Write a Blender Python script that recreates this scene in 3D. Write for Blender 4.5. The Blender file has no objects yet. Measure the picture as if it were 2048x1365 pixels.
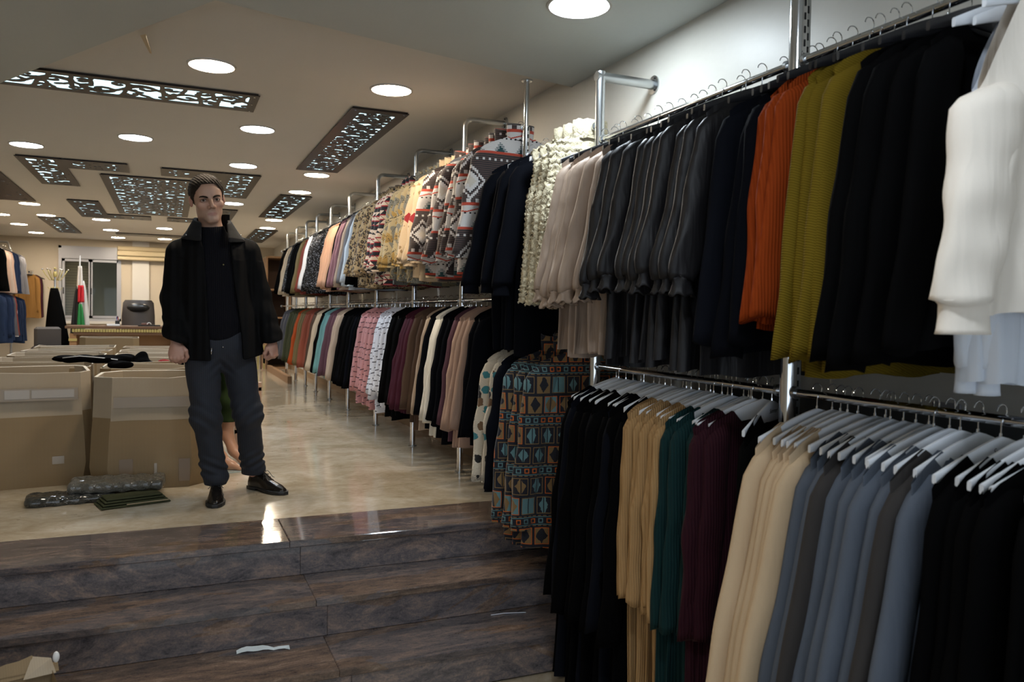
import bpy, bmesh, math, random
import numpy as np
from mathutils import Matrix, Vector
random.seed(7); np.random.seed(7)
PI = math.pi
SC = bpy.context.scene
COL = SC.collection

# ------------------------------------------------------------------ camera, world, exposure
def unit(v):
    v = np.array(v, float); return v / np.linalg.norm(v)
FOC = 1579.0
cY = unit((337.6 - 1024, 619.6 - 682.5, FOC))
_t = -((337.6 - 1024) ** 2 + (619.6 - 682.5) ** 2 + FOC ** 2) / ((337.6 - 1024) + .017 * (619.6 - 682.5))
cX = unit((337.6 + _t - 1024, 619.6 + .017 * _t - 682.5, FOC))
cD = np.cross(cY, -cX)
if cD[1] < 0: cD = -cD
RM = np.stack([cX, cY, -cD])
right, up, back = RM @ np.array([1, 0, 0]), RM @ np.array([0, -1, 0]), RM @ np.array([0, 0, -1])
cam_d = bpy.data.cameras.new('camera'); cam = bpy.data.objects.new('camera', cam_d); COL.objects.link(cam)
cam.matrix_world = Matrix(((right[0], up[0], back[0], 0), (right[1], up[1], back[1], 0), (right[2], up[2], back[2], 1.03), (0, 0, 0, 1)))
cam_d.sensor_width = 36; cam_d.lens = FOC / 2048 * 36; cam_d.clip_start = .05
cam_d.dof.use_dof = True; cam_d.dof.focus_distance = 4.25; cam_d.dof.aperture_fstop = 4.5
SC.camera = cam

w = bpy.data.worlds.new('daylight'); SC.world = w; w.use_nodes = True
w.node_tree.nodes['Background'].inputs[0].default_value = (.74, .86, 1.0, 1)
w.node_tree.nodes['Background'].inputs[1].default_value = 1.8
SC.view_settings.view_transform = 'Standard'; SC.view_settings.look = 'None'
SC.view_settings.gamma = 1; SC.view_settings.use_curve_mapping = False
SC.view_settings.exposure = 0.15
SC.cycles.use_denoising = True
SC.cycles.max_bounces = 8; SC.cycles.diffuse_bounces = 4; SC.cycles.glossy_bounces = 4
SC.cycles.sample_clamp_indirect = 6

LIGHT_WARM = 105.0; LIGHT_COOL = 105.0; PANEL_E = 1.55

# ------------------------------------------------------------------ node expression helper
class NT:
    def __init__(s, name):
        s.m = bpy.data.materials.new(name); s.m.use_nodes = True
        s.t = s.m.node_tree; s.N = s.t.nodes; s.L = s.t.links
        s.b = s.N['Principled BSDF']; s._o = None
    def n(s, t, **k):
        x = s.N.new(t)
        for a, v in k.items(): setattr(x, a, v)
        return x
    def obj(s):
        if s._o is None: s._o = s.n('ShaderNodeTexCoord').outputs['Object']
        return s._o
    def xyz(s, vec=None):
        q = s.n('ShaderNodeSeparateXYZ'); s.L.new(vec or s.obj(), q.inputs[0])
        return [V(s, q.outputs[i]) for i in range(3)]
    def vec(s, x, y, z):
        q = s.n('ShaderNodeCombineXYZ')
        for i, a in enumerate((x, y, z)): s.put(a, q.inputs[i])
        return q.outputs[0]
    def put(s, a, inp):
        if isinstance(a, V): s.L.new(a.o, inp)
        elif isinstance(a, bpy.types.NodeSocket): s.L.new(a, inp)
        else: inp.default_value = a
    def math(s, op, a, b=0.0, c=None):
        q = s.n('ShaderNodeMath', operation=op); s.put(a, q.inputs[0]); s.put(b, q.inputs[1])
        if c is not None: s.put(c, q.inputs[2])
        return V(s, q.outputs[0])
    def noise(s, scale, detail=3, vec=None, rough=.5, dist=0):
        q = s.n('ShaderNodeTexNoise'); s.L.new(vec or s.obj(), q.inputs['Vector'])
        q.inputs['Scale'].default_value = scale; q.inputs['Detail'].default_value = detail
        q.inputs['Roughness'].default_value = rough; q.inputs['Distortion'].default_value = dist
        return V(s, q.outputs['Fac'])
    def voro(s, scale, out='Distance', vec=None, feature='F1', metric='EUCLIDEAN'):
        q = s.n('ShaderNodeTexVoronoi', feature=feature)
        if feature != 'DISTANCE_TO_EDGE': q.distance = metric
        s.L.new(vec or s.obj(), q.inputs['Vector']); q.inputs['Scale'].default_value = scale
        return V(s, q.outputs[out]) if out != 'Color' else q.outputs['Color']
    def white(s, vec):
        q = s.n('ShaderNodeTexWhiteNoise'); s.L.new(vec, q.inputs['Vector']); return V(s, q.outputs['Value'])
    def rnd(s):
        return V(s, s.n('ShaderNodeObjectInfo').outputs['Random'])
    def mix(s, f, a, b):
        q = s.n('ShaderNodeMix', data_type='RGBA'); s.put(f, q.inputs[0])
        for v, i in ((a, q.inputs[6]), (b, q.inputs[7])):
            if isinstance(v, (tuple, list)): i.default_value = tuple(v[:3]) + (1,)
            else: s.put(v, i)
        return q.outputs[2]
    def ramp(s, f, stops):
        q = s.n('ShaderNodeValToRGB'); s.put(f, q.inputs[0]); e = q.color_ramp.elements
        while len(e) < len(stops): e.new(.5)
        for i, (p, c) in enumerate(stops): e[i].position = p; e[i].color = tuple(c) + (1,)
        return q.outputs[0]
    def bump(s, h, strength=.3, dist=.002):
        q = s.n('ShaderNodeBump'); q.inputs['Strength'].default_value = strength; q.inputs['Distance'].default_value = dist
        s.put(h, q.inputs['Height']); s.L.new(q.outputs[0], s.b.inputs['Normal'])
    def base(s, c):
        if isinstance(c, (tuple, list)): s.b.inputs['Base Color'].default_value = tuple(c[:3]) + (1,)
        else: s.L.new(c, s.b.inputs['Base Color'])
    def set(s, **k):
        for a, v in k.items(): s.put(v, s.b.inputs[a.replace('_', ' ')])
class V:
    def __init__(s, nt, o): s.nt = nt; s.o = o
    def __add__(s, b): return s.nt.math('ADD', s, b)
    __radd__ = __add__
    def __sub__(s, b): return s.nt.math('SUBTRACT', s, b)
    def __rsub__(s, b): return s.nt.math('SUBTRACT', b, s)
    def __mul__(s, b): return s.nt.math('MULTIPLY', s, b)
    __rmul__ = __mul__
    def __truediv__(s, b): return s.nt.math('DIVIDE', s, b)
    def __gt__(s, b): return s.nt.math('GREATER_THAN', s, b)
    def __lt__(s, b): return s.nt.math('LESS_THAN', s, b)
    def abs(s): return s.nt.math('ABSOLUTE', s)
    def sin(s): return s.nt.math('SINE', s)
    def fl(s): return s.nt.math('FLOOR', s)
    def fr(s): return s.nt.math('FRACT', s)
    def max(s, b): return s.nt.math('MAXIMUM', s, b)
    def min(s, b): return s.nt.math('MINIMUM', s, b)

def srgb(r, g, b):
    f = lambda c: (c / 255 / 12.92) if c / 255 <= .04045 else ((c / 255 + .055) / 1.055) ** 2.4
    return (f(r), f(g), f(b))

def simple(name, c, rough=.5, metal=0, spec=.5, **k):
    t = NT(name); t.base(c); t.set(Roughness=rough, Metallic=metal, **k); t.b.inputs['Specular IOR Level'].default_value = spec
    return t.m
def emit(name, c, e):
    t = NT(name); t.base((0, 0, 0)); t.b.inputs['Emission Color'].default_value = tuple(c) + (1,); t.b.inputs['Emission Strength'].default_value = e
    return t.m

# ------------------------------------------------------------------ object helpers
def tag(o, label=None, cat=None, group=None, kind=None):
    if label: o['label'] = label
    if cat: o['category'] = cat
    if group: o['group'] = group
    if kind: o['kind'] = kind
    return o
def empty(name, loc, label, cat, group=None, rz=0):
    o = bpy.data.objects.new(name, None); COL.objects.link(o); o.location = loc; o.rotation_euler = (0, 0, rz)
    o.empty_display_size = .05
    return tag(o, label, cat, group)
def mesh(name, vs, fs, mat=None, parent=None, smooth=False, loc=None):
    me = bpy.data.meshes.new(name); me.from_pydata([tuple(v) for v in vs], [], [tuple(f) for f in fs]); me.update()
    if smooth: me.shade_smooth()
    if mat: me.materials.append(mat)
    o = bpy.data.objects.new(name, me); COL.objects.link(o)
    if parent: o.parent = parent
    if loc: o.location = loc
    return o
def link(name, me, mat=None, parent=None):
    o = bpy.data.objects.new(name, me); COL.objects.link(o)
    if mat is not None:
        o.material_slots[0].link = 'OBJECT'; o.material_slots[0].material = mat
    if parent: o.parent = parent
    return o
class G:
    """geometry collector"""
    def __init__(s): s.v = []; s.f = []
    def add(s, vs, fs):
        k = len(s.v); s.v += [tuple(v) for v in vs]; s.f += [tuple(i + k for i in f) for f in fs]; return s
    def box(s, a, b, bev=0):
        (x0, y0, z0), (x1, y1, z1) = a, b
        if bev <= 0:
            vs = [(x0, y0, z0), (x1, y0, z0), (x1, y1, z0), (x0, y1, z0), (x0, y0, z1), (x1, y0, z1), (x1, y1, z1), (x0, y1, z1)]
            return s.add(vs, [(0, 3, 2, 1), (4, 5, 6, 7), (0, 1, 5, 4), (1, 2, 6, 5), (2, 3, 7, 6), (3, 0, 4, 7)])
        c = bev; rings = []
        for z, i in ((z0, c), (z0 + c, 0), (z1 - c, 0), (z1, c)):
            X0, X1, Y0, Y1 = x0 + i, x1 - i, y0 + i, y1 - i; d = c * .7 if i == 0 else c * .3
            rings.append([(X0 + d, Y0, z), (X1 - d, Y0, z), (X1, Y0 + d, z), (X1, Y1 - d, z), (X1 - d, Y1, z), (X0 + d, Y1, z), (X0, Y1 - d, z), (X0, Y0 + d, z)])
        return s.loft(rings, True, True)
    def loft(s, rings, cap0=False, cap1=False, closed=True):
        n = len(rings[0]); k = len(s.v)
        for r in rings: s.v += [tuple(p) for p in r]
        m = n if closed else n - 1
        for i in range(len(rings) - 1):
            for j in range(m):
                a = k + i * n + j; b = k + i * n + (j + 1) % n
                s.f.append((a, b, b + n, a + n))
        if cap0: s.f.append(tuple(k + j for j in range(n))[::-1])
        if cap1: s.f.append(tuple(k + (len(rings) - 1) * n + j for j in range(n)))
        return s
    def cyl(s, p0, p1, r0, r1=None, n=12, cap=True):
        return s.tube([p0, p1], [r0, r0 if r1 is None else r1], n, cap)
    def tube(s, pts, rad, n=10, cap=True, flat=1.0):
        pts = [Vector(p) for p in pts]
        if not hasattr(rad, '__len__'): rad = [rad] * len(pts)
        rings = []; d0 = (pts[1] - pts[0]).normalized()
        u = d0.orthogonal().normalized()
        if abs(d0.z) < .9: u = d0.cross(Vector((0, 0, 1))).normalized()
        for i, p in enumerate(pts):
            d = (pts[min(i + 1, len(pts) - 1)] - pts[max(i - 1, 0)])
            if d.length < 1e-9: d = d0
            d.normalize(); u = (u - d * u.dot(d)).normalized(); v = d.cross(u)
            rings.append([p + (u * math.cos(2 * PI * j / n) + v * math.sin(2 * PI * j / n) * flat) * rad[i] for j in range(n)])
        return s.loft(rings, cap, cap)
    def disc(s, c, r, z0, z1, n=32):
        rg = [[(c[0] + r * math.cos(2 * PI * j / n), c[1] + r * math.sin(2 * PI * j / n), z) for j in range(n)] for z in (z0, z1)]
        return s.loft(rg, True, True)
    def ball(s, c, r, nu=12, nv=8):
        r = r if hasattr(r, '__len__') else (r, r, r)
        rg = []
        for i in range(1, nv):
            t = PI * i / nv
            rg.append([(c[0] + r[0] * math.sin(t) * math.cos(2 * PI * j / nu), c[1] + r[1] * math.sin(t) * math.sin(2 * PI * j / nu), c[2] - r[2] * math.cos(t)) for j in range(nu)])
        return s.loft(rg, True, True)
    def build(s, name, mat=None, parent=None, smooth=False, loc=None):
        return mesh(name, s.v, s.f, mat, parent, smooth, loc)
def autosmooth(o, ang=40):
    me = o.data; me.shade_smooth()
    try: me.set_sharp_from_angle(angle=math.radians(ang))
    except Exception: pass
    return o

# ------------------------------------------------------------------ surface nets
def sdf_mesh(fn, lo, hi, h, block=12):
    lo = np.array(lo, float); n = np.ceil((np.array(hi) - lo) / h).astype(int) + 1
    n = ((n + block - 1) // block) * block
    F = np.full(tuple(n + 1), 1.0, np.float32)
    nb = n // block
    bi = np.stack(np.meshgrid(*[np.arange(k) for k in nb], indexing='ij'), -1).reshape(-1, 3)
    cen = lo + (bi * block + block / 2) * h
    act = bi[np.abs(fn(cen)) < block * h * 1.1]
    loc = np.stack(np.meshgrid(*[np.arange(block + 1)] * 3, indexing='ij'), -1).reshape(-1, 3)
    for c in range(0, len(act), 200):
        idx = (act[c:c + 200, None, :] * block + loc[None]).reshape(-1, 3)
        F[idx[:, 0], idx[:, 1], idx[:, 2]] = fn(lo + idx * h)
    ins = F < 0
    cnt = np.zeros(tuple(n), np.int8); cor = [(a, b, c) for a in (0, 1) for b in (0, 1) for c in (0, 1)]
    sl = lambda A, o: A[o[0]:o[0] + n[0], o[1]:o[1] + n[1], o[2]:o[2] + n[2]]
    for o in cor: cnt += sl(ins, o)
    cell = np.argwhere((cnt > 0) & (cnt < 8))
    vid = np.full(tuple(n), -1, np.int64); vid[tuple(cell.T)] = np.arange(len(cell))
    acc = np.zeros((len(cell), 3)); wt = np.zeros(len(cell))
    for a in cor:
        for ax in range(3):
            if a[ax]: continue
            b = list(a); b[ax] = 1
            fa = F[tuple((cell + a).T)]; fb = F[tuple((cell + b).T)]
            m = (fa < 0) != (fb < 0)
            t = np.where(m, fa / np.where(m, fa - fb, 1), 0)
            p = np.array(a, float)[None] + t[:, None] * (np.array(b) - np.array(a))[None]
            acc += p * m[:, None]; wt += m
    vs = lo + (cell + acc / wt[:, None]) * h
    fs = []
    for ax in range(3):
        u, v = [(1, 2), (2, 0), (0, 1)][ax]
        A = ins[tuple(slice(0, n[k]) for k in range(3))]
        o = [0, 0, 0]; o[ax] = 1
        B = sl(ins, o)
        e = np.argwhere(A != B); e = e[(e[:, u] > 0) & (e[:, v] > 0)]
        eu = np.zeros(3, int); eu[u] = 1; ev = np.zeros(3, int); ev[v] = 1
        q = np.stack([vid[tuple((e - d).T)] for d in (eu + ev, ev, np.zeros(3, int), eu)], 1)
        flip = ~A[tuple(e.T)]
        q[flip] = q[flip][:, ::-1]
        fs.append(q[(q >= 0).all(1)])
    return vs, np.concatenate(fs)
def sdf_obj(name, fn, lo, hi, h, mat, parent=None, colfn=None):
    vs, fs = sdf_mesh(fn, lo, hi, h)
    me = bpy.data.meshes.new(name)
    me.vertices.add(len(vs)); me.vertices.foreach_set('co', vs.astype(np.float32).ravel())
    me.loops.add(len(fs) * 4); me.loops.foreach_set('vertex_index', fs.astype(np.int32).ravel())
    me.polygons.add(len(fs)); me.polygons.foreach_set('loop_start', np.arange(0, len(fs) * 4, 4, dtype=np.int32))
    me.update(calc_edges=True); me.validate(); me.shade_smooth()
    if colfn is not None:
        a = me.color_attributes.new('tint', 'FLOAT_COLOR', 'POINT')
        c = np.ones((len(vs), 4), np.float32); c[:, :3] = colfn(vs); a.data.foreach_set('color', c.ravel())
    me.materials.append(mat)
    o = bpy.data.objects.new(name, me); COL.objects.link(o)
    if parent: o.parent = parent
    return o
def smin(a, b, k):
    h = np.clip(.5 + .5 * (b - a) / k, 0, 1); return b * (1 - h) + a * h - k * h * (1 - h)
def smax(a, b, k): return -smin(-a, -b, k)
def s_ell(P, c, r):
    q = P - np.array(c); r = np.array(r); k0 = np.linalg.norm(q / r, axis=1); k1 = np.linalg.norm(q / (r * r), axis=1)
    return k0 * (k0 - 1) / np.maximum(k1, 1e-6)
def s_cap(P, a, b, ra, rb=None, sx=1, sy=1):
    rb = ra if rb is None else rb; a = np.array(a, float); b = np.array(b, float)
    S = np.array([1 / sx, 1 / sy, 1]); q = (P - a) * S; d = (b - a) * S
    t = np.clip((q @ d) / (d @ d), 0, 1)
    return (np.linalg.norm(q - t[:, None] * d, axis=1) - (ra + (rb - ra) * t)) * min(sx, sy, 1)
def chain(P, pts, rs, k=.02, sx=1, sy=1):
    d = None
    for i in range(len(pts) - 1):
        e = s_cap(P, pts[i], pts[i + 1], rs[i], rs[i + 1], sx, sy); d = e if d is None else smin(d, e, k)
    return d

# ------------------------------------------------------------------ materials of the building
def m_plaster(name, c1, c2, rough=.6, weave=True):
    t = NT(name); x, y, z = t.xyz()
    n1 = t.noise(1.3, 3); n2 = t.noise(1, 2, t.vec(x * 260, y * 25, z * 60)); n3 = t.noise(1, 2, t.vec(x * 25, y * 240, z * 60))
    t.base(t.mix(n1 * .6 + n2 * .25 + n3 * .15, c1, c2)); t.set(Roughness=rough)
    t.bump(n2 + n3, .25, .001); return t.m
M_CEIL = m_plaster('ceiling_plaster', (.66, .635, .59), (.76, .735, .69), .7)
M_SOFF = m_plaster('soffit_plaster', (.52, .55, .53), (.62, .65, .63), .65)
M_WALL = m_plaster('wall_plaster', (.52, .50, .45), (.62, .60, .54), .42)
M_WALLB = m_plaster('back_wall_plaster', (.50, .43, .33), (.58, .51, .40), .7)

def m_marble():
    t = NT('beige_marble'); x, y, z = t.xyz()
    v = t.vec(x * 1.0, y * 1.25, z)
    a = t.noise(1.3, 6, v, .6, .8); b = t.noise(5, 6, v, .65, 1.2); c = t.noise(26, 3, v, .6, .5)
    spots = t.noise(5.5, 8, v, .75, .3)
    c0 = t.ramp(a * .5 + b * .35 + c * .15, [(.36, (.33, .26, .17)), (.47, (.44, .37, .27)), (.55, (.53, .46, .36)), (.66, (.64, .59, .50))])
    t.base(t.mix((spots > .64) * (c > .5) * .55, c0, (.13, .085, .045)))
    t.set(Roughness=.075 + b * .05); t.b.inputs['Specular IOR Level'].default_value = .6
    t.bump(t.noise(2.2, 2), .06, .01); return t.m
M_MARBLE = m_marble()
def m_granite(name='brown_granite', sx=1.0, sy=1.0, th=.52, gain=1.15):
    t = NT(name); x, y, z = t.xyz(); r = t.rnd()
    wv = t.vec(x * sx + r * 9, (y * 2.2 + z * 2.2) * sy, z * .3 + r * 5)
    a = t.noise(2.8, 7, wv, .68, 2.4); b = t.noise(17, 6, wv, .75, 1.2); sp = t.noise(130, 2, None, .7); c = t.noise(1.1, 4, wv, .6, 1.0)
    g = a * .5 + b * .35 + sp * .15
    S_ = lambda L: [(a_, tuple(min(1, v * gain) for v in c_)) for a_, c_ in L]
    c1 = t.ramp(g, S_([(.36, (.030, .026, .028)), (.46, (.085, .062, .052)), (.54, (.14, .097, .073)), (.62, (.22, .16, .125)), (.72, (.32, .29, .28))]))
    t.base(t.mix((c > th) * .6, c1, t.ramp(g, S_([(.38, (.032, .034, .044)), (.50, (.088, .088, .102)), (.62, (.20, .145, .125)), (.7, (.29, .25, .23))]))))
    t.set(Roughness=.045 + sp * .05); t.b.inputs['Specular IOR Level'].default_value = .6
    return t.m
M_GRAN = m_granite('tread_granite', .75, 1.15)
M_GRAN2 = m_granite('riser_granite_daylit', 1.0, 1.0, .40, 1.55)  # same granite as the treads; front daylight painted in as lighter, bluer colour
M_CHROME = simple('chrome', (.72, .73, .75), .12, 1)
M_STEEL = simple('brushed_steel', (.52, .54, .55), .28, 1)
M_DARKSLOT = simple('slot_black', (.01, .01, .01), .8)
M_WARM = emit('warm_lamp', (1.0, .84, .64), LIGHT_WARM)
M_COOL = emit('cool_lamp', (.82, .91, 1.0), LIGHT_COOL)
M_COOL2 = emit('cool_lamp_strong', (.80, .91, 1.0), 110.0)
M_RIM = simple('lamp_rim', (.55, .52, .48), .4)

# ------------------------------------------------------------------ building
ZC, XW, YB = 2.36, 2.03, 17.3
def struct(name, g, m, smooth=False):
    o = g.build(name, m, None, smooth); o['kind'] = 'structure'; return o
g = G().box((-4.2, 4.03, -.12), (XW + .1, YB + .1, 0)); struct('floor', g, M_MARBLE)
g = G().box((-4.2, -3.5, -.62), (XW + .1, 3.05, -.5)); struct('floor_lower', g, M_MARBLE)
g = G().box((XW, 3.88, -.62), (XW + .12, YB, ZC + .05)); struct('wall_right', g, M_WALL)
g = G().box((XW - .006, -3.5, -.62), (XW + .12, 3.88, ZC + .05)); struct('wall_right_front', g, M_WALL)
g = G().box((-4.3, -3.5, -.62), (-4.2, YB, ZC + .05)); struct('wall_left', g, M_WALLB)
g = G().box((-4.2, 2.0, ZC), (XW + .1, YB + .1, ZC + .1)); struct('ceiling', g, M_CEIL)
# lower soffit slab over the stairs, its far edge bent in a V
g = G(); zs = 2.29
out = [(-4.2, -3.5), (XW, -3.5), (XW, 3.90), (.97, 3.66), (.17, 3.47), (-.115, 3.96), (-.83, 5.2), (-1.6, 6.6), (-4.2, 6.6)]
g.v = [(x, y, zs) for x, y in out] + [(x, y, ZC - .024) for x, y in out]; n = len(out)
g.f = [tuple(range(n))[::-1], tuple(range(n, 2 * n))] + [(i, (i + 1) % n, (i + 1) % n + n, i + n) for i in range(n)]
struct('ceiling_soffit', g, M_SOFF)
# little ceiling fold left of the first warm lamp
g = G().loft([[(-.125, 4.08, 2.295), (-.100, 4.05, 2.295), (-.100, 4.10, 2.295)], [(-.095, 4.56, ZC), (-.085, 4.54, ZC), (-.085, 4.57, ZC)]], True, True)
o = struct('trim_1', g, simple('cream_trim', (.62, .50, .33), .6))

# stairs: treads and risers of polished granite, slabs with visible joints
st = bpy.data.objects.new('stairs', None); COL.objects.link(st); st['kind'] = 'structure'
def slab(name, a, b, m):
    o = G().box(a, b, .0035).build(name, m, st); return o
steps = [(0, 3.61, 4.03, .50, -.9), (-.165, 3.29, 3.66, .565, -.95), (-.33, 2.97, 3.34, .60, -.8)]
for i, (z, y0, y1, j, j2) in enumerate(steps):
    for a, b in ((-4.2, j2 - .6), (j2 - .5992, j), (j + .0008, XW)):
        slab('tread_slab', (a, y0, z - .032), (b, y1, z), M_GRAN)
    for a, b in ((-4.2, j2 - .8), (j2 - .7992, j + .05), (j + .0508, XW)):
        slab('riser_slab', (a, y0 + .018, z - .165), (b, y0 + .04, z - .032), M_GRAN2)
g = G().box((-4.2, 3.66, -.6), (XW, 4.03, -.034)).box((-4.2, 3.34, -.6), (XW, 3.66, -.2)).box((-4.2, 3.02, -.6), (XW, 3.34, -.37))
o = g.build('stair_core', simple('dark_mortar', (.02, .018, .015), .9), st); o['kind'] = 'stuff'

# back wall with window opening
WX0, WX1, WZ0, WZ1 = -1.93, -.86, .78, 2.22
g = G().box((-4.2, YB, 0), (WX0, YB + .1, ZC)).box((WX1, YB, 0), (XW, YB + .1, ZC)).box((WX0, YB, 0), (WX1, YB + .1, WZ0)).box((WX0, YB, WZ1), (WX1, YB + .1, ZC))
struct('wall_back', g, M_WALLB)
M_ALU = simple('window_aluminium', (.42, .42, .44), .4, .3)
t = NT('window_glass'); t.base((.85, .88, .88)); t.set(Roughness=.02, Transmission_Weight=1.0, IOR=1.2); M_GLASS = t.m
wn = bpy.data.objects.new('window_1', None); COL.objects.link(wn); wn['kind'] = 'structure'
def fr(x0, x1, z0, z1, wd, y0, y1, name, m=None):
    g = G().box((x0, y0, z0), (x0 + wd, y1, z1)).box((x1 - wd, y0, z0), (x1, y1, z1)).box((x0, y0, z0), (x1, y1, z0 + wd)).box((x0, y0, z1 - wd), (x1, y1, z1))
    return g.build(name, m or M_ALU, wn)
fr(WX0, WX1, WZ0, WZ1, .05, YB - .02, YB + .06, 'window_frame')
G().box((WX0 + .05, YB - .035, 1.98), (WX1 - .05, YB + .02, 2.17)).build('shutter_box', M_ALU, wn)
for (a, b) in ((WX0 + .06, -1.38), (-1.40, WX1 - .03)):
    s = fr(a, b, WZ0 + .06, 1.97, .045, YB - .01, YB + .03, 'sash')
    G().box((a + .04, YB + .005, WZ0 + .1), (b - .04, YB + .012, 1.93)).build('pane', M_GLASS, s)
    G().box((a + .012, YB - .022, 1.3), (a + .03, YB - .01, 1.42)).build('latch', simple('latch_black', (.02, .02, .02), .4), s)
G().box((WX0 - .04, YB - .09, WZ0 - .05), (WX1 + .04, YB, WZ0)).build('window_sill', simple('sill_white', (.6, .58, .54), .4), wn)
# wall seen behind the glass; roof and sides added to keep sky light out
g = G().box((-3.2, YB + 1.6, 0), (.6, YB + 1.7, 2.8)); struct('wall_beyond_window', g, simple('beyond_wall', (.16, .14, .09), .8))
struct('sky_blocker_beyond_window', G().box((-3.2, YB + .12, 2.5), (.6, YB + 1.7, 2.6)).box((-3.3, YB + .12, 0), (-3.2, YB + 1.7, 2.6)).box((.6, YB + .12, 0), (.7, YB + 1.7, 2.6)), simple('beyond_dark', (.12, .10, .07), .8))
bl = bpy.data.objects.new('window_shutter', None); COL.objects.link(bl); bl['kind'] = 'structure'
mbl = simple('shutter_slat_cream', (.33, .29, .19), .6)
slat = G().box((0, 0, 0), (.47, .012, .045)).build('slat', mbl, bl); slat.location = (WX0 + .05, YB + .12, WZ0)
for k in range(1, 23):
    c = slat.copy(); COL.objects.link(c); c.location = (WX0 + .05, YB + .12, WZ0 + k * .052)
# pilaster and lighter wall panels of the back wall
G_ = G().box((-.66, YB - .05, 0), (-.36, YB, ZC)); struct('trim_2', G_, simple('pale_panel', (.62, .60, .56), .5))
G_ = G().box((1.05, YB - .06, 0), (1.55, YB, ZC)); struct('trim_3', G_, simple('pale_panel2', (.60, .56, .48), .5))
g = G().box((-4.2, YB - .015, 0), (XW, YB, .09)); struct('baseboard_back', g, simple('base_grey', (.35, .32, .27), .4))
g = G().box((XW - .014, 4.03, 0), (XW, 15.4, .08)); struct('baseboard_right', g, simple('base_wood', (.30, .19, .10), .4))
# shop front behind the camera: posts and lintel, daylight comes between
M_FRONT = simple('front_frame', (.1, .1, .1), .5)
g = G().box((-4.2, -3.5, 1.9), (XW, -3.4, 2.35)); struct('wall_front', g, M_WALL)
for i, x in enumerate((-2.6, -1.0, .6)):
    g = G().box((x - .05, -3.5, -.5), (x + .05, -3.4, 1.9)); struct('trim_%d' % (4 + i), g, M_FRONT)

# ------------------------------------------------------------------ downlights
def downlight(x, y, z, warm, label, grp=None, r=.115):
    t = empty('round_downlight', (x, y, z), label, 'ceiling light', grp)
    n = 32; rg = []
    for rr, zz in ((r + .014, 0), (r + .012, -.007), (r + .002, -.008), (r, -.004)):
        rg.append([(rr * math.cos(2 * PI * j / n), rr * math.sin(2 * PI * j / n), zz) for j in range(n)])
    autosmooth(G().loft(rg).build('rim', M_RIM, t))
    G().disc((0, 0), r - .001, -.005, -.003).build('diffuser', (M_COOL, M_WARM, M_COOL2)[warm], t)
k = .911
LIGHTS = [
 (.21, 4.63, 1, 'warm round downlight nearest the stairs, beside the long scroll panel'),
 (1.21, 4.64, 1, 'warm round downlight nearest the hanging printed jackets'),
 (.59, 6.08, 0, 'cool round downlight between the long scroll panel and right-hand scroll panel'),
 (-.24, 6.82, 0, 'cool round downlight below the left half of the long scroll panel'),
 (-1.07, 7.55, 0, 'cool round downlight at the left edge under the long scroll panel'),
 (.62, 7.65, 0, 'cool round downlight just above the right wing panel over the man'),
 (1.31, 7.82, 1, 'warm round downlight at the lower tip of the right scroll panel'),
 (1.33, 9.02, 1, 'warm round downlight at the top edge of the second right scroll panel'),
 (-1.64, 11.79, 1, 'warm round downlight at the tip of the far left scroll panel'),
 (.73, 10.40, 0, 'cool round downlight beside the right ear of the man'),
 (-1.62, 13.12, 1, 'warm round downlight above the small far left scroll panel'),
 (-.93, 13.31, 0, 'cool round downlight right below the left wing of the middle panels'),
 (1.40, 11.96, 1, 'warm round downlight under the second right scroll panel'),
 (-2.20, 14.78, 1, 'second warm round downlight from the back wall in the left column'),
 (-.90, 14.98, 0, 'cool round downlight above the thin far strip panel'),
 (-.07, 14.19, 0, 'cool round downlight left of the man collar'),
 (-2.16, 16.27, 1, 'warm round downlight nearest the back wall at left'),
 (-.87, 16.48, 1, 'warm round downlight nearest the window'),
 (1.44, 13.16, 1, 'warm round downlight above the farthest right scroll panel'),
 (-2.22, 13.36, 1, 'warm round downlight cut by the left picture edge'),
 (-.07, 16.3, 1, 'warm round downlight beside the man shoulder near the back wall')]
for x, y, wm, lb in LIGHTS: downlight(x, y, ZC, wm, lb)
downlight(1.52, 2.87, zs, 2, 'cool round downlight on the lower soffit at the top picture edge', r=.12)
downlight(-.6, 1.9, zs, 1, 'added warm round fill light on the soffit before the stairs, outside the picture', r=.10)  # extra lamp out of view, added to light the steps
downlight(.70, .75, zs, 0, 'added cool round fill light on the lower soffit for the near white sweater', r=.12)  # unseen lamp added to brighten the sweater's front

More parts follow.
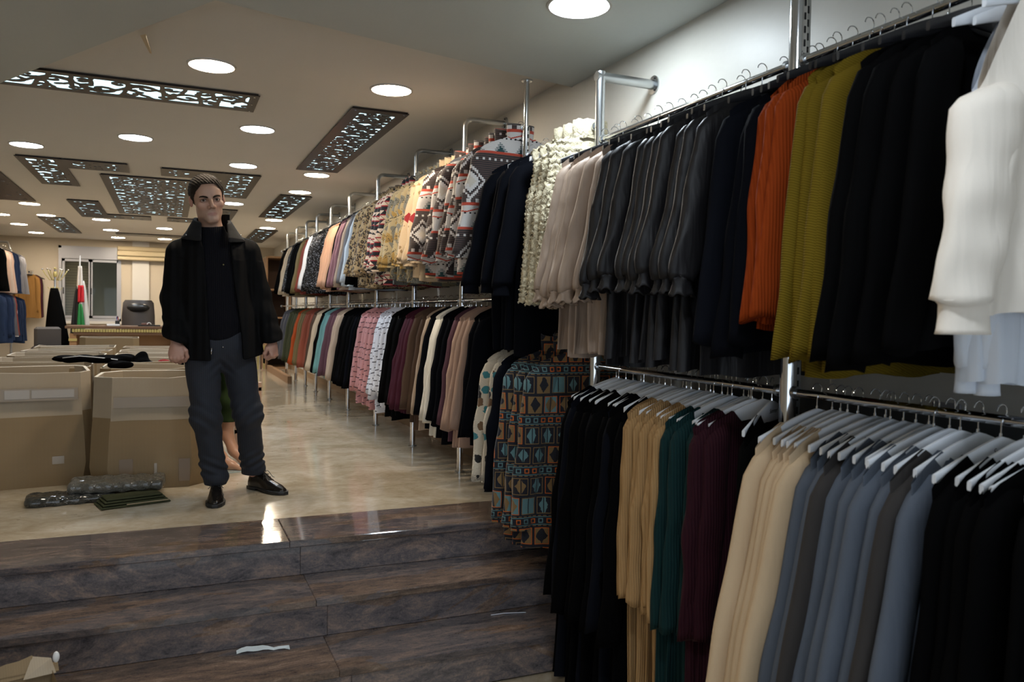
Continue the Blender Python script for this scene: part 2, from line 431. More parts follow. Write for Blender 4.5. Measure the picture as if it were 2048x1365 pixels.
# ------------------------------------------------------------------ scroll panels
t = NT('panel_bronze'); n1 = t.noise(3, 4); t.base(t.mix(n1, (.020, .014, .011), (.042, .029, .023))); t.set(Roughness=.38, Metallic=.1); t.b.inputs['Specular IOR Level'].default_value = .3; M_BRONZE = t.m
M_PANEL = emit('panel_light', (.66, .93, 1.0), PANEL_E)
def scroll_pts(Lx, Ly, seed, pitch0=.16):
    """points of scroll strokes filling a Lx x Ly field"""
    rs = np.random.RandomState(seed); pts = []
    long_y = Ly >= Lx; L, W = (Ly, Lx) if long_y else (Lx, Ly)
    rows = max(1, int(round(W / pitch0))); pitch = W / rows
    for r in range(rows):
        yc = (r + .5) * pitch; n = max(1, int(round(L / (pitch * .78)))); dx = L / n
        t = np.linspace(0, L, int(L / .004)); pts.append(np.stack([t, yc + pitch * .30 * np.sin(t / dx * PI + r * 1.3)], 1))
        for i in range(n):
            sgn = 1 if (i + r) % 2 else -1
            for cx, cy, R_, turns in ((i * dx + dx * .5, yc - sgn * pitch * .16, pitch * .30, 2.4), (i * dx + dx * .95, yc + sgn * pitch * .30, pitch * .17, 1.7), (i * dx + dx * .10, yc + sgn * pitch * .34, pitch * .13, 1.5)):
                a0 = rs.uniform(0, 6.28); th = np.linspace(0, turns * PI, 80); rad = R_ * (1 - th / (turns * PI) * .88)
                d = rs.choice((-1, 1)); pts.append(np.stack([cx + rad * 1.15 * np.cos(a0 + d * th), cy + rad * np.sin(a0 + d * th)], 1))
                q = np.linspace(0, 1, 30); b = rs.uniform(-1, 1)
                pts.append(np.stack([cx + R_ + q * dx * .5 * b, cy + (q - .5) * pitch * .7 * sgn + .08 * pitch * np.sin(q * 6)], 1))
    p = np.concatenate(pts)
    return p if not long_y else p[:, ::-1]
def scroll_panel(rects, label, seed, cell=.008, border=.07, stroke=.0085, name='scroll_panel', pitch=.17):
    """rects: list of (x0,y0,x1,y1), union = plate"""
    X0 = min(r[0] for r in rects); Y0 = min(r[1] for r in rects); X1 = max(r[2] for r in rects); Y1 = max(r[3] for r in rects)
    t = empty(name, (X0, Y0, ZC), label, 'ceiling panel'); stroke = max(stroke, cell * 1.02)
    nx, ny = int((X1 - X0) / cell), int((Y1 - Y0) / cell)
    gx = (np.arange(nx) + .5) * cell; gy = (np.arange(ny) + .5) * cell
    XX, YY = np.meshgrid(gx, gy, indexing='ij')
    plate = np.zeros((nx, ny), bool); fld = np.zeros((nx, ny), bool)
    for i, (a, b, c, d) in enumerate(rects):
        a -= X0; c -= X0; b -= Y0; d -= Y0
        plate |= (XX > a) & (XX < c) & (YY > b) & (YY < d)
        bd = min(border, (c - a) * .22, (d - b) * .22)
        ins = (XX > a + bd) & (XX < c - bd) & (YY > b + bd) & (YY < d - bd)
        m = np.zeros((nx, ny), bool); P = scroll_pts(c - a - 2 * bd, d - b - 2 * bd, seed + i, pitch) + np.array([a + bd, b + bd])
        R = max(1, int(math.ceil(stroke / cell)))
        ix = (P[:, 0] / cell).astype(int); iy = (P[:, 1] / cell).astype(int)
        for ox in range(-R, R + 1):
            for oy in range(-R, R + 1):
                if (ox * ox + oy * oy) * cell * cell > stroke * stroke: continue
                jx, jy = np.clip(ix + ox, 0, nx - 1), np.clip(iy + oy, 0, ny - 1); m[jx, jy] = True
        fld |= ins & ~m
    solid = plate & ~fld
    idx = np.argwhere(solid); vid = -np.ones((nx + 1, ny + 1), int)
    cs = np.concatenate([idx + o for o in ((0, 0), (1, 0), (1, 1), (0, 1))]); vid[cs[:, 0], cs[:, 1]] = 0
    vv = np.argwhere(vid == 0); vid[vv[:, 0], vv[:, 1]] = np.arange(len(vv))
    q = np.stack([vid[idx[:, 0] + a, idx[:, 1] + b] for a, b in ((0, 0), (0, 1), (1, 1), (1, 0))], 1)
    pos = vv * cell
    # smooth the cut edges
    e = np.concatenate([q[:, [i, (i + 1) % 4]] for i in range(4)]); es = np.sort(e, 1)
    key = es[:, 0] * (len(vv) + 1) + es[:, 1]; uq, ct = np.unique(key, return_counts=True); be = uq[ct == 1]
    a, b = be // (len(vv) + 1), be % (len(vv) + 1)
    inner = (vv[:, 0] > 4) & (vv[:, 1] > 4) & (vv[:, 0] < nx - 4) & (vv[:, 1] < ny - 4)
    for _ in range(3):
        s = np.zeros_like(pos, float); c = np.zeros(len(pos))
        np.add.at(s, a, pos[b]); np.add.at(s, b, pos[a]); np.add.at(c, a, 1); np.add.at(c, b, 1)
        mk = (c >= 2) & inner
        pos = pos.astype(float); pos[mk] = .5 * pos[mk] + .5 * s[mk] / c[mk][:, None]
    o = mesh('plate', np.concatenate([pos, np.full((len(pos), 1), -.0135)], 1).tolist(), q.tolist(), M_BRONZE, t)
    md = o.modifiers.new('thick', 'SOLIDIFY'); md.thickness = .005; md.offset = 0
    gd = G()
    for (x0, y0, x1, y1) in rects: gd.box((x0 - X0 + .03, y0 - Y0 + .03, -.005), (x1 - X0 - .03, y1 - Y0 - .03, -.001))
    gd.build('diffuser', M_PANEL, t)
    gr = G()
    for (x0, y0, x1, y1) in rects:
        x0 -= X0; x1 -= X0; y0 -= Y0; y1 -= Y0; e = .01
        for a_, b_ in (((x0 + e, y0 + e), (x1 - e, y0 + e + .004)), ((x0 + e, y1 - e - .004), (x1 - e, y1 - e)), ((x0 + e, y0 + e), (x0 + e + .004, y1 - e)), ((x1 - e - .004, y0 + e), (x1 - e, y1 - e))): gr.box((a_[0], a_[1], -.0115), (b_[0], b_[1], -.0005))
    gr.build('light_leak_skirt', M_BRONZE, t)  # skirt added to hide the diffuser's light at the plate edges
    for (x0, y0, x1, y1) in rects[:1]:
        for px in (x0 + .03, x1 - .03):
            for py in (y0 + .03, (y0 + y1) / 2, y1 - .03):
                s = G().disc((0, 0), .007, -.0195, -.016, 8).build('screw', M_CHROME, t); s.location = (px - X0, py - Y0, 0)
    return t
k = .911
def R(x0, y0, x1, y1): return (x0 * k, y0 * k, x1 * k, y1 * k)
scroll_panel([R(-1.12, 5.60, .56, 6.07)], 'long bronze scroll-cut ceiling panel crossing above the first lamps', 3, .006, .055, .0128, pitch=.33)
scroll_panel([R(1.18, 5.61, 1.60, 8.28)], 'bronze scroll-cut ceiling panel nearest the right-hand clothes rack', 5, .0055, .07, .0062, pitch=.13)
scroll_panel([R(-.69, 9.63, .27, 13.4)], 'largest square bronze scroll-cut panel in the ceiling centre', 7, .008, .08, .0085, pitch=.17)
scroll_panel([R(-1.36, 8.85, -.96, 10.7), R(-.96, 8.85, -.38, 9.37)], 'bronze L-shaped scroll panel left of the large centre panel', 9, .010)
scroll_panel([R(.53, 8.9, .91, 10.75), R(-.08, 8.9, .53, 9.38)], 'bronze L-shaped scroll panel behind the head of the man', 11, .010)
scroll_panel([R(-2.1, 9.0, -1.66, 12.55)], 'bronze scroll panel cut by the left picture edge', 13, .012)
scroll_panel([R(1.26, 10.2, 1.66, 12.75)], 'second bronze scroll panel along the right-hand rack, middle distance', 15, .011)
scroll_panel([R(1.40, 14.75, 1.80, 17.5)], 'farthest bronze scroll panel along the right-hand rack', 17, .013)
scroll_panel([R(-1.26, 12.1, -.87, 14.2), R(-.87, 13.66, -.25, 14.2)], 'bronze L-shaped scroll panel beyond the centre panel at left', 19, .013)
scroll_panel([R(-1.93, 14.65, -1.54, 17.4)], 'small bronze scroll panel farthest left near the back wall', 21, .013)
scroll_panel([R(.53, 12.1, .92, 14.2), R(-.03, 13.66, .53, 14.2)], 'bronze L-shaped scroll panel beyond the centre panel, behind the man', 23, .013)
scroll_panel([R(-.94, 16.9, .3, 17.35)], 'thin far bronze scroll strip parallel to the back wall', 25, .013)

# ------------------------------------------------------------------ cloth materials
def cloth(name, c, c2=None, rough=.85, weave=420, sheen=0.0, spec=.25, rib=None, rib_axis='x', bump=.35):
    t = NT(name); x, y, z = t.xyz()
    n = t.noise(weave, 2, None, .6); b = t.noise(5, 3)
    c2 = c2 or tuple(v * .78 for v in c)
    f = n * .35 + b * .65
    if rib:
        w = {'x': x, 'z': z, 'd': z + x * .35}[rib_axis]
        r = (w * (2 * PI * rib)).sin(); f = f * .6 + (r * .5 + .5) * .4
        t.bump(r, .5, .0018)
    else:
        fo = t.noise(1, 2, t.vec(x * 22, y * 22, z * 3.5), .5, .6); t.bump(fo + n * .04, .32 if rough > .6 else .6, .014)
    t.base(t.mix(f, c2, c)); t.set(Roughness=rough, Sheen_Weight=sheen); t.b.inputs['Specular IOR Level'].default_value = spec
    return t.m
CM = {}
def C_(name, *a, **k):
    CM[name] = cloth('cloth_' + name, *a, **k)
C_('black', (.0026, .0025, .0027), (.0018, .0018, .002), spec=.03); C_('navy', (.0040, .0045, .0070), (.0022, .0025, .004), spec=.04); C_('navy2', (.0055, .0065, .0105), (.003, .0036, .006), spec=.06)
C_('charcoal_satin', (.0135, .0125, .0135), (.008, .0075, .009), .46, sheen=.0, spec=.25, bump=.1)
C_('beige_satin', (.36, .27, .205), (.28, .205, .155), .52, spec=.3, bump=.1)
C_('rust', (.27, .042, .005), (.18, .025, .003), rib=110, spec=.1)
C_('olive', (.165, .110, .008), (.10, .065, .005), spec=.1, rib=150, rib_axis='d')
C_('white', (.84, .77, .68), (.76, .69, .61), spec=.1); C_('white_cool', (.72, .76, .82), (.62, .66, .74))
C_('tan', (.44, .27, .12), (.29, .17, .07), rib=120); C_('green', (.002, .029, .030), (.001, .014, .015), rib=100); C_('maroon', (.030, .002, .008), (.016, .001, .005), rib=100)
C_('cream_tan', (.60, .45, .29), (.48, .34, .21)); C_('blue_grey', (.105, .122, .155), (.070, .083, .108)); C_('taupe_grey', (.043, .038, .036), (.028, .025, .024))
C_('cream', (.56, .46, .34)); C_('grey', (.10, .10, .115)); C_('pale_grey', (.20, .20, .22)); C_('khaki', (.17, .13, .06)); C_('red_rust', (.21, .045, .032)); C_('peach', (.56, .33, .215), (.44, .25, .16))
C_('mauve', (.26, .13, .15)); C_('beige', (.45, .35, .27), (.34, .26, .20)); C_('pale_blue', (.60, .68, .76), (.5, .58, .67)); C_('orange', (.42, .07, .012)); C_('brick', (.28, .075, .045))
C_('brown', (.075, .045, .030)); C_('aqua', (.16, .34, .34), (.12, .26, .27)); C_('plum', (.10, .045, .062)); C_('wine', (.05, .007, .02)); C_('blush', (.44, .30, .235), (.34, .225, .17))
C_('ivory', (.72, .69, .62), (.62, .59, .52)); C_('denim', (.011, .026, .07), (.006, .014, .04)); C_('olive_dark', (.05, .055, .025)); C_('green_trouser', (.035, .062, .018), (.022, .042, .012)); C_('yellow', (.30, .15, .04)); C_('oatmeal', (.40, .32, .27))
C_('red', (.25, .012, .012))

def m_sequin():
    t = NT('cloth_sequin'); v = t.voro(210); c = t.voro(210, 'Color')
    q = t.n('ShaderNodeSeparateColor'); t.L.new(c, q.inputs[0]); r = V(t, q.outputs[0])
    t.base(t.mix((r > .86) * (v < .5), (.006, .006, .008), (.5, .55, .65))); t.set(Roughness=.18 + r * .3, Metallic=.6); t.bump(v, .9, .003); return t.m
def m_leopard():
    t = NT('cloth_leopard'); nz = t.noise(30, 2); vec = t.obj()
    d = t.voro(34); e = t.noise(60, 2)
    ring = ((d > .30) * (d < .56)) * (e > .44); core = d < .28
    c = t.mix(core, (.38, .27, .14), (.20, .12, .055)); c = t.mix(ring, c, (.028, .018, .012))
    t.base(c); t.set(Roughness=.95, Sheen_Weight=.3); t.bump(t.noise(160, 3), .8, .004); return t.m
def m_geo():
    t = NT('cloth_geometric'); x, y, z = t.xyz(); s = 15.
    a = (x + z) * s; b = (x - z) * s; u = a.fr(); v = b.fr(); h = t.white(t.vec(a.fl(), b.fl(), 0.0))
    tri = (u > v); k1 = (h < .5) * tri + (h > .62) * (1 - tri)
    edge = ((u - v).abs() < .13)
    c = t.mix(k1 > .5, (.62, .50, .40), (.010, .010, .016)); c = t.mix(edge * (h > .25), c, (.30, .012, .022)); c = t.mix(((u - .5).abs() > .44) * (h < .6), c, (.012, .01, .016))
    t.base(c); t.set(Roughness=.9, Sheen_Weight=.2); t.bump(t.noise(160, 3), .6, .003); return t.m
def m_camo():
    t = NT('cloth_camo'); a = t.noise(6.5, 2, None, .5, .6); q = t.n('ShaderNodeMapping'); q.inputs[1].default_value = (3, 7, 2); t.L.new(t.obj(), q.inputs[0]); b = t.noise(8, 2, q.outputs[0], .5, .6)
    w = t.noise(5, 4, q.outputs[0], .6, 2.2)
    c = t.mix(a > .52, (.42, .34, .20), (.19, .19, .165)); c = t.mix(b > .58, c, (.36, .23, .07)); c = t.mix(((w - .5).abs() < .010), c, (.045, .045, .035))
    t.base(c); t.set(Roughness=.92, Sheen_Weight=.2); t.bump(t.noise(160, 3), .5, .003); return t.m
def m_motif():
    t = NT('cloth_cream_motif'); x, y, z = t.xyz(); s = 8.5
    u = (x * s).fr() - .5; v = (z * s).fr() - .5; h = t.white(t.vec((x * s).fl(), (z * s).fl(), 1.0))
    dia = (u.abs() + v.abs()) < .34; n = t.noise(14, 2)
    c = t.mix(n > .6, (.60, .46, .30), (.30, .19, .09)); c = t.mix(dia * (h < .22), c, (.03, .20, .21)); c = t.mix(dia * (h > .22) * (h < .40), c, (.30, .015, .02)); c = t.mix(dia * (h > .40) * (h < .55) * (u.abs() + v.abs() > .2), c, (.02, .02, .02))
    t.base(c); t.set(Roughness=.92, Sheen_Weight=.2); t.bump(t.noise(160, 3), .5, .003); return t.m
def m_aztec(name='cloth_aztec', off=0.0):
    t = NT(name); x, y, z = t.xyz(); W = (.55, .52, .50); BR = (.075, .048, .042); BK = (.012, .012, .014); RD = (.42, .055, .028); TL = (.012, .05, .055)
    P = .40; q = (z + off + 2.0) * (1 / P); zz = q.fr() * P                    # 0..0.40
    st = lambda v, s: (v * s).fl() * (1 / s)
    xs = st(x + 5, 110.); tri = ((xs * 8.0).fr() - .5).abs() * 2               # 0..1 triangle wave, period 12.5cm
    lines = ((z * 95.).fr() < .42)
    c = t.mix(lines, BR, BK)
    # big stepped diamond, period .2 in x
    dx = ((xs * 5.2).fr() - .5).abs() * (1 / 5.2); dz = (st(zz, 110.) - .245).abs(); dd = dx * 1.25 + dz
    c = t.mix(dd < .098, c, W); c = t.mix(dd < .080, c, BR); c = t.mix(dd < .070, c, BK); c = t.mix(dd < .062, c, W); c = t.mix(dd < .032, c, (.50, .45, .38))
    # white band with red zigzag and teal striped triangles
    band = (zz < .125); zig = (zz - .100 - tri * .018 + .009).abs() < .0035; tr = (zz - .012) < (tri - .35) * .085
    wb = t.mix(tr, W, t.mix((z * 120.).fr() < .5, TL, W)); wb = t.mix(tr * ((zz - .012) < (tri - .62) * .085), wb, TL)
    sp = (((x * 40.).fr() - .5).abs() < .2) * ((zz - .085).abs() < .004); wb = t.mix(sp, wb, BK); wb = t.mix(zig, wb, RD)
    c = t.mix(band, c, wb)
    c = t.mix(((zz - .132).abs() < .008) + ((zz - .004) < .009) > .5, c, RD)
    c = t.mix(((zz - .150).abs() < .010) * (((x * 22.).fr() - .5).abs() < .22), c, W)
    dots = (((zz - .37).abs() < .006) * (((x * 30.).fr() - .5).abs() < .18)); c = t.mix(dots, c, W)
    t.base(c); t.set(Roughness=.92, Sheen_Weight=.2); t.bump(t.noise(200, 3), .5, .003); return t.m
def m_tribal():
    t = NT('cloth_tribal'); x, y, z = t.xyz(); TN = (.19, .115, .045); TL = (.10, .20, .215); OR = (.45, .10, .012); NV = (.006, .007, .014)
    # big cells .075 x .10, every third row a narrow band of squares
    x = x * 1.15; z = z * 1.12; P = .255; q = (z + 3.0) * (1 / P); zz = q.fr() * P; row = q.fl()
    isb = zz < .055
    zc = (zz - .055) * 10.; r2 = zc.fl(); v = zc.fr(); nz = t.noise(34, 2)
    xc = x * 12.5 + row * .37 + r2 * .5; u = xc.fr(); h = t.white(t.vec(xc.fl(), row, r2)); h2 = t.white(t.vec(xc.fl(), row, r2 + 7.0))
    eu = ((u - .5).abs()).max((v - .5).abs())
    c = t.mix(h < .58, TN, NV); c = t.mix(h > .88, c, TL)
    leaf = ((u - .5).abs() < (.44 - (v - .5).abs()) * (.55 + h2 * .3) + (nz - .5) * .35)
    lf = t.mix((h < .58) + (h > .88) > .5, NV, t.mix(h2 > .45, TL, TN)); c = t.mix(leaf, c, lf)
    c = t.mix(leaf * ((u - .5).abs() < .03), c, NV)
    c = t.mix((eu > .385) * (eu < .425), c, t.mix(h2 > .55, TN, OR)); c = t.mix(eu > .425, c, NV)
    bu = (x * 26.).fr(); bh = t.white(t.vec((x * 26.).fl(), row, 3.0)); bv = (zz - .0275).abs(); be = ((bu - .5).abs() * .04).max(bv)
    bc = t.mix((be < .012) * (be > .007), NV, t.mix(bh > .5, TL, OR)); bc = t.mix((bv - .019).abs() < .0018, bc, TL); bc = t.mix(((bv - .025).abs() < .002) * ((x * 40.).fr() < .6), bc, TN)
    c = t.mix(isb, c, bc)
    t.base(c); t.set(Roughness=.95, Sheen_Weight=.2); t.bump(t.noise(220, 3), .6, .003); return t.m
def m_dash(name, bc, dc, s=22., th=.09, prob=.5):
    t = NT(name); x, y, z = t.xyz(); zc = z * (s * 1.1); row = zc.fl(); xc = x * s + row * .37; u = xc.fr(); v = zc.fr()
    h = t.white(t.vec(xc.fl(), row, 0.0)); d = ((v - .5 + (u - .5) * (h - .5) * .8).abs() < th) * ((u - .5).abs() < .34) * (h < prob + .3)
    t.base(t.mix(d, t.mix(t.noise(5), tuple(k * .85 for k in bc), bc), dc)); t.set(Roughness=.85); return t.m
def m_spot():
    t = NT('cloth_spotted_fleece'); a = t.voro(17); c = t.voro(17, 'Color'); q = t.n('ShaderNodeSeparateColor'); t.L.new(c, q.inputs[0]); r = V(t, q.outputs[0]); n = t.noise(40, 2)
    d = a + (n - .5) * .5 < .36
    k = t.mix(d * (r < .28), (.60, .53, .42), (.04, .20, .23)); k = t.mix(d * (r > .28) * (r < .5), k, (.012, .011, .012)); k = t.mix(d * (r > .5) * (r < .72), k, (.16, .09, .045))
    t.base(k); t.set(Roughness=.95, Sheen_Weight=.3); t.bump(t.noise(120, 4), .9, .006); return t.m
def m_sherpa():
    t = NT('cloth_sherpa'); a = t.noise(48, 3, None, .6, 1.2); t.base(t.mix(a, (.34, .28, .17), (.80, .73, .55))); t.set(Roughness=1.0); t.b.inputs['Specular IOR Level'].default_value = .05; t.bump(a, .8, .010); return t.m
CM.update(sequin=m_sequin(), leopard=m_leopard(), geo=m_geo(), camo=m_camo(), motif=m_motif(), aztec=m_aztec(), aztec2=m_aztec('cloth_aztec_b', .17), tribal=m_tribal(),
          pinkdash=m_dash('cloth_pink_dash', (.50, .24, .245), (.05, .02, .03)), whitedash=m_dash('cloth_white_dash', (.66, .68, .76), (.015, .015, .03)), spot=m_spot(), sherpa=m_sherpa())
M_HANG = simple('hanger_plastic', (.70, .73, .78), .32); M_HANGB = simple('hanger_black', (.012, .012, .014), .35)

# ------------------------------------------------------------------ garment geometry (local: x = width, y = along the rail, z = down from the rail)
def body_geo(st, seed):
    rs = np.random.RandomState(seed); nu, nv = st['nu'], st['nv']; g = G()
    hs, hh, L, top, drop, th, neck, dip = st['hs'], st['hh'], st['L'], st['top'], st['drop'], st['th'], st['neck'], st['dip']
    s = -np.cos(np.linspace(0, PI, nu + 1)); ph = rs.uniform(0, 6.28, 6); sk = rs.uniform(-.02, .02)
    kx = st.get('folds', 7.); amp = st.get('amp', .008); flare = st.get('flare', 1.0); sy = rs.uniform(-.012, .012)
    rings = []
    for i in range(nv + 1):
        v = i / nv; w = hs + (hh - hs) * (v ** flare) - .018 * math.sin(min(v * 3.2, 1) * PI) * (1 if v < .31 else 0)
        ring = []
        for side in (0, 1):
            ss = s if side == 0 else s[::-1]
            for a in (ss[:-1]):
                ax = abs(a) * hs
                zt = top - (drop * max(0, (ax - neck)) / max(hs - neck, .01)) - .012 * max(0, ax / hs - .85) / .15
                if ax < neck: zt -= dip * math.sqrt(max(0, 1 - (ax / neck) ** 2)) * (1.0 if side == 0 else .45)
                z = zt * (1 - v) + (-L + .006 * math.sin(a * 5 + ph[0])) * v if v > 0 else zt
                f = amp * (.15 + v) * math.sin(kx * a + ph[1] + 1.2 * math.sin(v * 2.5 + ph[2])) + amp * .55 * v * math.sin(kx * 2.3 * a + ph[3])
                f += amp * .5 * math.sin(9 * v + 3 * a + ph[4])
                t_ = th * (.35 + .65 * min(1, v * 2.2)) * math.sqrt(max(0, 1 - a ** 6)) * (1 - .22 * max(0, v - .8) * 5 * st.get('hemband', 0))
                y = f + sy * v + (-t_ if side == 0 else t_)
                ring.append((a * w + sk * v * v, y, z))
        rings.append(ring)
    return g.loft(rings)
def sleeve_geo(st, seed, side):
    rs = np.random.RandomState(seed + 50 * (side > 0)); g = G(); N = st.get('sn', 16); m = st.get('sm', 12)
    L = st['sl']; r0, r1, ry = st['sr0'], st['sr1'], st['sry']; top, drop, hs = st['top'], st['drop'], st['hs']
    ph = rs.uniform(0, 6.28, 5); elb = rs.uniform(-.004, .020) * st.get('elb', .6); out = (st.get('out', .06) + rs.uniform(-.012, .012)) * (1 if side < 0 else .12); fy = rs.uniform(-.028, .004) * (1 if side < 0 else 1)
    pts = []; z0 = top - drop - .02; wr = st.get('wr', .10)
    rings = []
    for i in range(N + 1):
        t = i / N; x = side * (hs - .040 + out * t + elb * math.exp(-((t - .5) / .10) ** 2)); z = z0 - L * t + .0; y = fy * t + .006 * math.sin(3 * t + ph[0])
        if i == 0: x = side * (hs - .075); z = z0 + .026
        if i == 1: x = side * (hs - .048); z = z0 - L * .02
        k = (r0 + (r1 - r0) * t); kk = ry * (1.0 - .25 * t)
        if i == 0: k *= .35; kk *= .5
        if i == 1: k *= .85
        k *= 1 + wr * math.sin(17 * t + ph[1]) * t * (1 - t) * 2; kk *= 1 + wr * 1.5 * math.sin(23 * t + ph[2]) * t
        puff = st.get('puff', 0)
        if puff: k *= 1 + puff * math.exp(-((t - .88) / .12) ** 2) - puff * 1.1 * max(0, t - .95) * 20 * .5; kk *= 1 + puff * 1.2 * math.exp(-((t - .88) / .12) ** 2)
        ring = []
        for j in range(m):
            a = 2 * PI * j / m; rr = 1 + .10 * math.sin(3 * a + 9 * t + ph[3]) * t
            ring.append((x + k * math.cos(a) * rr, y + kk * math.sin(a) * rr, z + (.008 * math.sin(2 * a + ph[4]) if i == N else 0)))
        rings.append(ring)
    g.loft(rings, True, True)
    e = rings[-1]; c = np.mean(np.array(e), 0)
    return g, c, k, kk, ph
def cuff_geo(c, k, kk, ph, st, side):
    g = G(); m = 24; cl = st.get('cuff', .05); ru = st.get('ruffle', 0); rings = []
    for i, (t, s) in enumerate(((0, .92), (.12, .80), (.5, .80), (.85, .84 + ru), (1, .88 + ru * 1.6), (1, .70), (.5, .62))):
        rings.append([(c[0] + k * s * math.cos(a) * (1 + ru * .5 * math.sin(9 * a + ph[0]) * t), c[1] + kk * s * math.sin(a) * (1 + ru * 1.0 * math.sin(7 * a + ph[1]) * t), c[2] + .006 - cl * t + .004 * ru * 10 * math.sin(5 * a)) for a in [2 * PI * j / m for j in range(m)]])
    return g.loft(rings, True, False)
def hanger_geo(white=True, hw=.205, plate=True):
    b = G(); n = 16; rings = []
    for i in range(n + 1):
        u = -1 + 2 * i / n; x = u * hw; a = abs(u)
        zt = -.055 - .075 * (a ** 1.25); hgt = (.042 * (1 - a) + .020) if plate else .014
        if a < .22: zt -= .0; hgt += .004
        t_ = .005 if plate else .007; y0 = .010 * a * a
        rings.append([(x, y0 - t_, zt - .003), (x, y0 - t_ * .6, zt), (x, y0 + t_ * .6, zt), (x, y0 + t_, zt - .003), (x, y0 + t_, zt - hgt + .003), (x, y0 + t_ * .6, zt - hgt), (x, y0 - t_ * .6, zt - hgt), (x, y0 - t_, zt - hgt + .003)])
    b.loft(rings, True, True)
    h = G(); P = [(0, 0, -.066), (0, 0, -.034)] + [(.0175 * math.sin(a), 0, .0 - .0175 * math.cos(a)) for a in np.linspace(.15, 1.45 * PI, 12)]
    P[1] = (0, 0, -.030); h.tube(P, .0017, 6); h.cyl((0, 0, -.066), (0, 0, -.048), .0038, .0034, 8)
    return b, h
HANG = {}
def hanger_meshes(kind):
    if kind not in HANG:
        b, h = hanger_geo(True, .205, kind != 'slim')
        bm, hm = bpy.data.meshes.new('hanger_body'), bpy.data.meshes.new('hanger_hook')
        for me, g, m in ((bm, b, M_HANG), (hm, h, M_CHROME)):
            me.from_pydata(g.v, [], g.f); me.materials.append(m); me.update(); me.shade_smooth()
            try: me.set_sharp_from_angle(angle=.7)
            except Exception: pass
        HANG[kind] = (bm, hm)
    return HANG[kind]
_txt = None
def logo_mesh():
    global _txt
    if _txt is None:
        c = bpy.data.curves.new('logo', 'FONT'); c.body = 'Summer'; c.size = .020; c.shear = .35; c.extrude = .0002; c.align_x = 'CENTER'
        o = bpy.data.objects.new('logo', c); _txt = bpy.data.meshes.new_from_object(o); bpy.data.objects.remove(o)
        _txt.materials.clear(); _txt.materials.append(simple('logo_black', (.02, .02, .025), .5))
    return _txt
def add_hanger(x, y, z, rz, label, grp, kind='plate', black=False, logo=False):
    t = empty('clothes_hanger', (x, y, z), label, 'hanger', grp, rz)
    bm, hm = hanger_meshes(kind)
    link('body', bm, M_HANGB if black else M_HANG, t); link('hook', hm, M_CHROME, t)
    if logo:
        l = bpy.data.objects.new('printed_word', logo_mesh()); COL.objects.link(l); l.parent = t; l.rotation_euler = (PI / 2, 0, 0); l.location = (.0, -.0058, -.094)
    return t

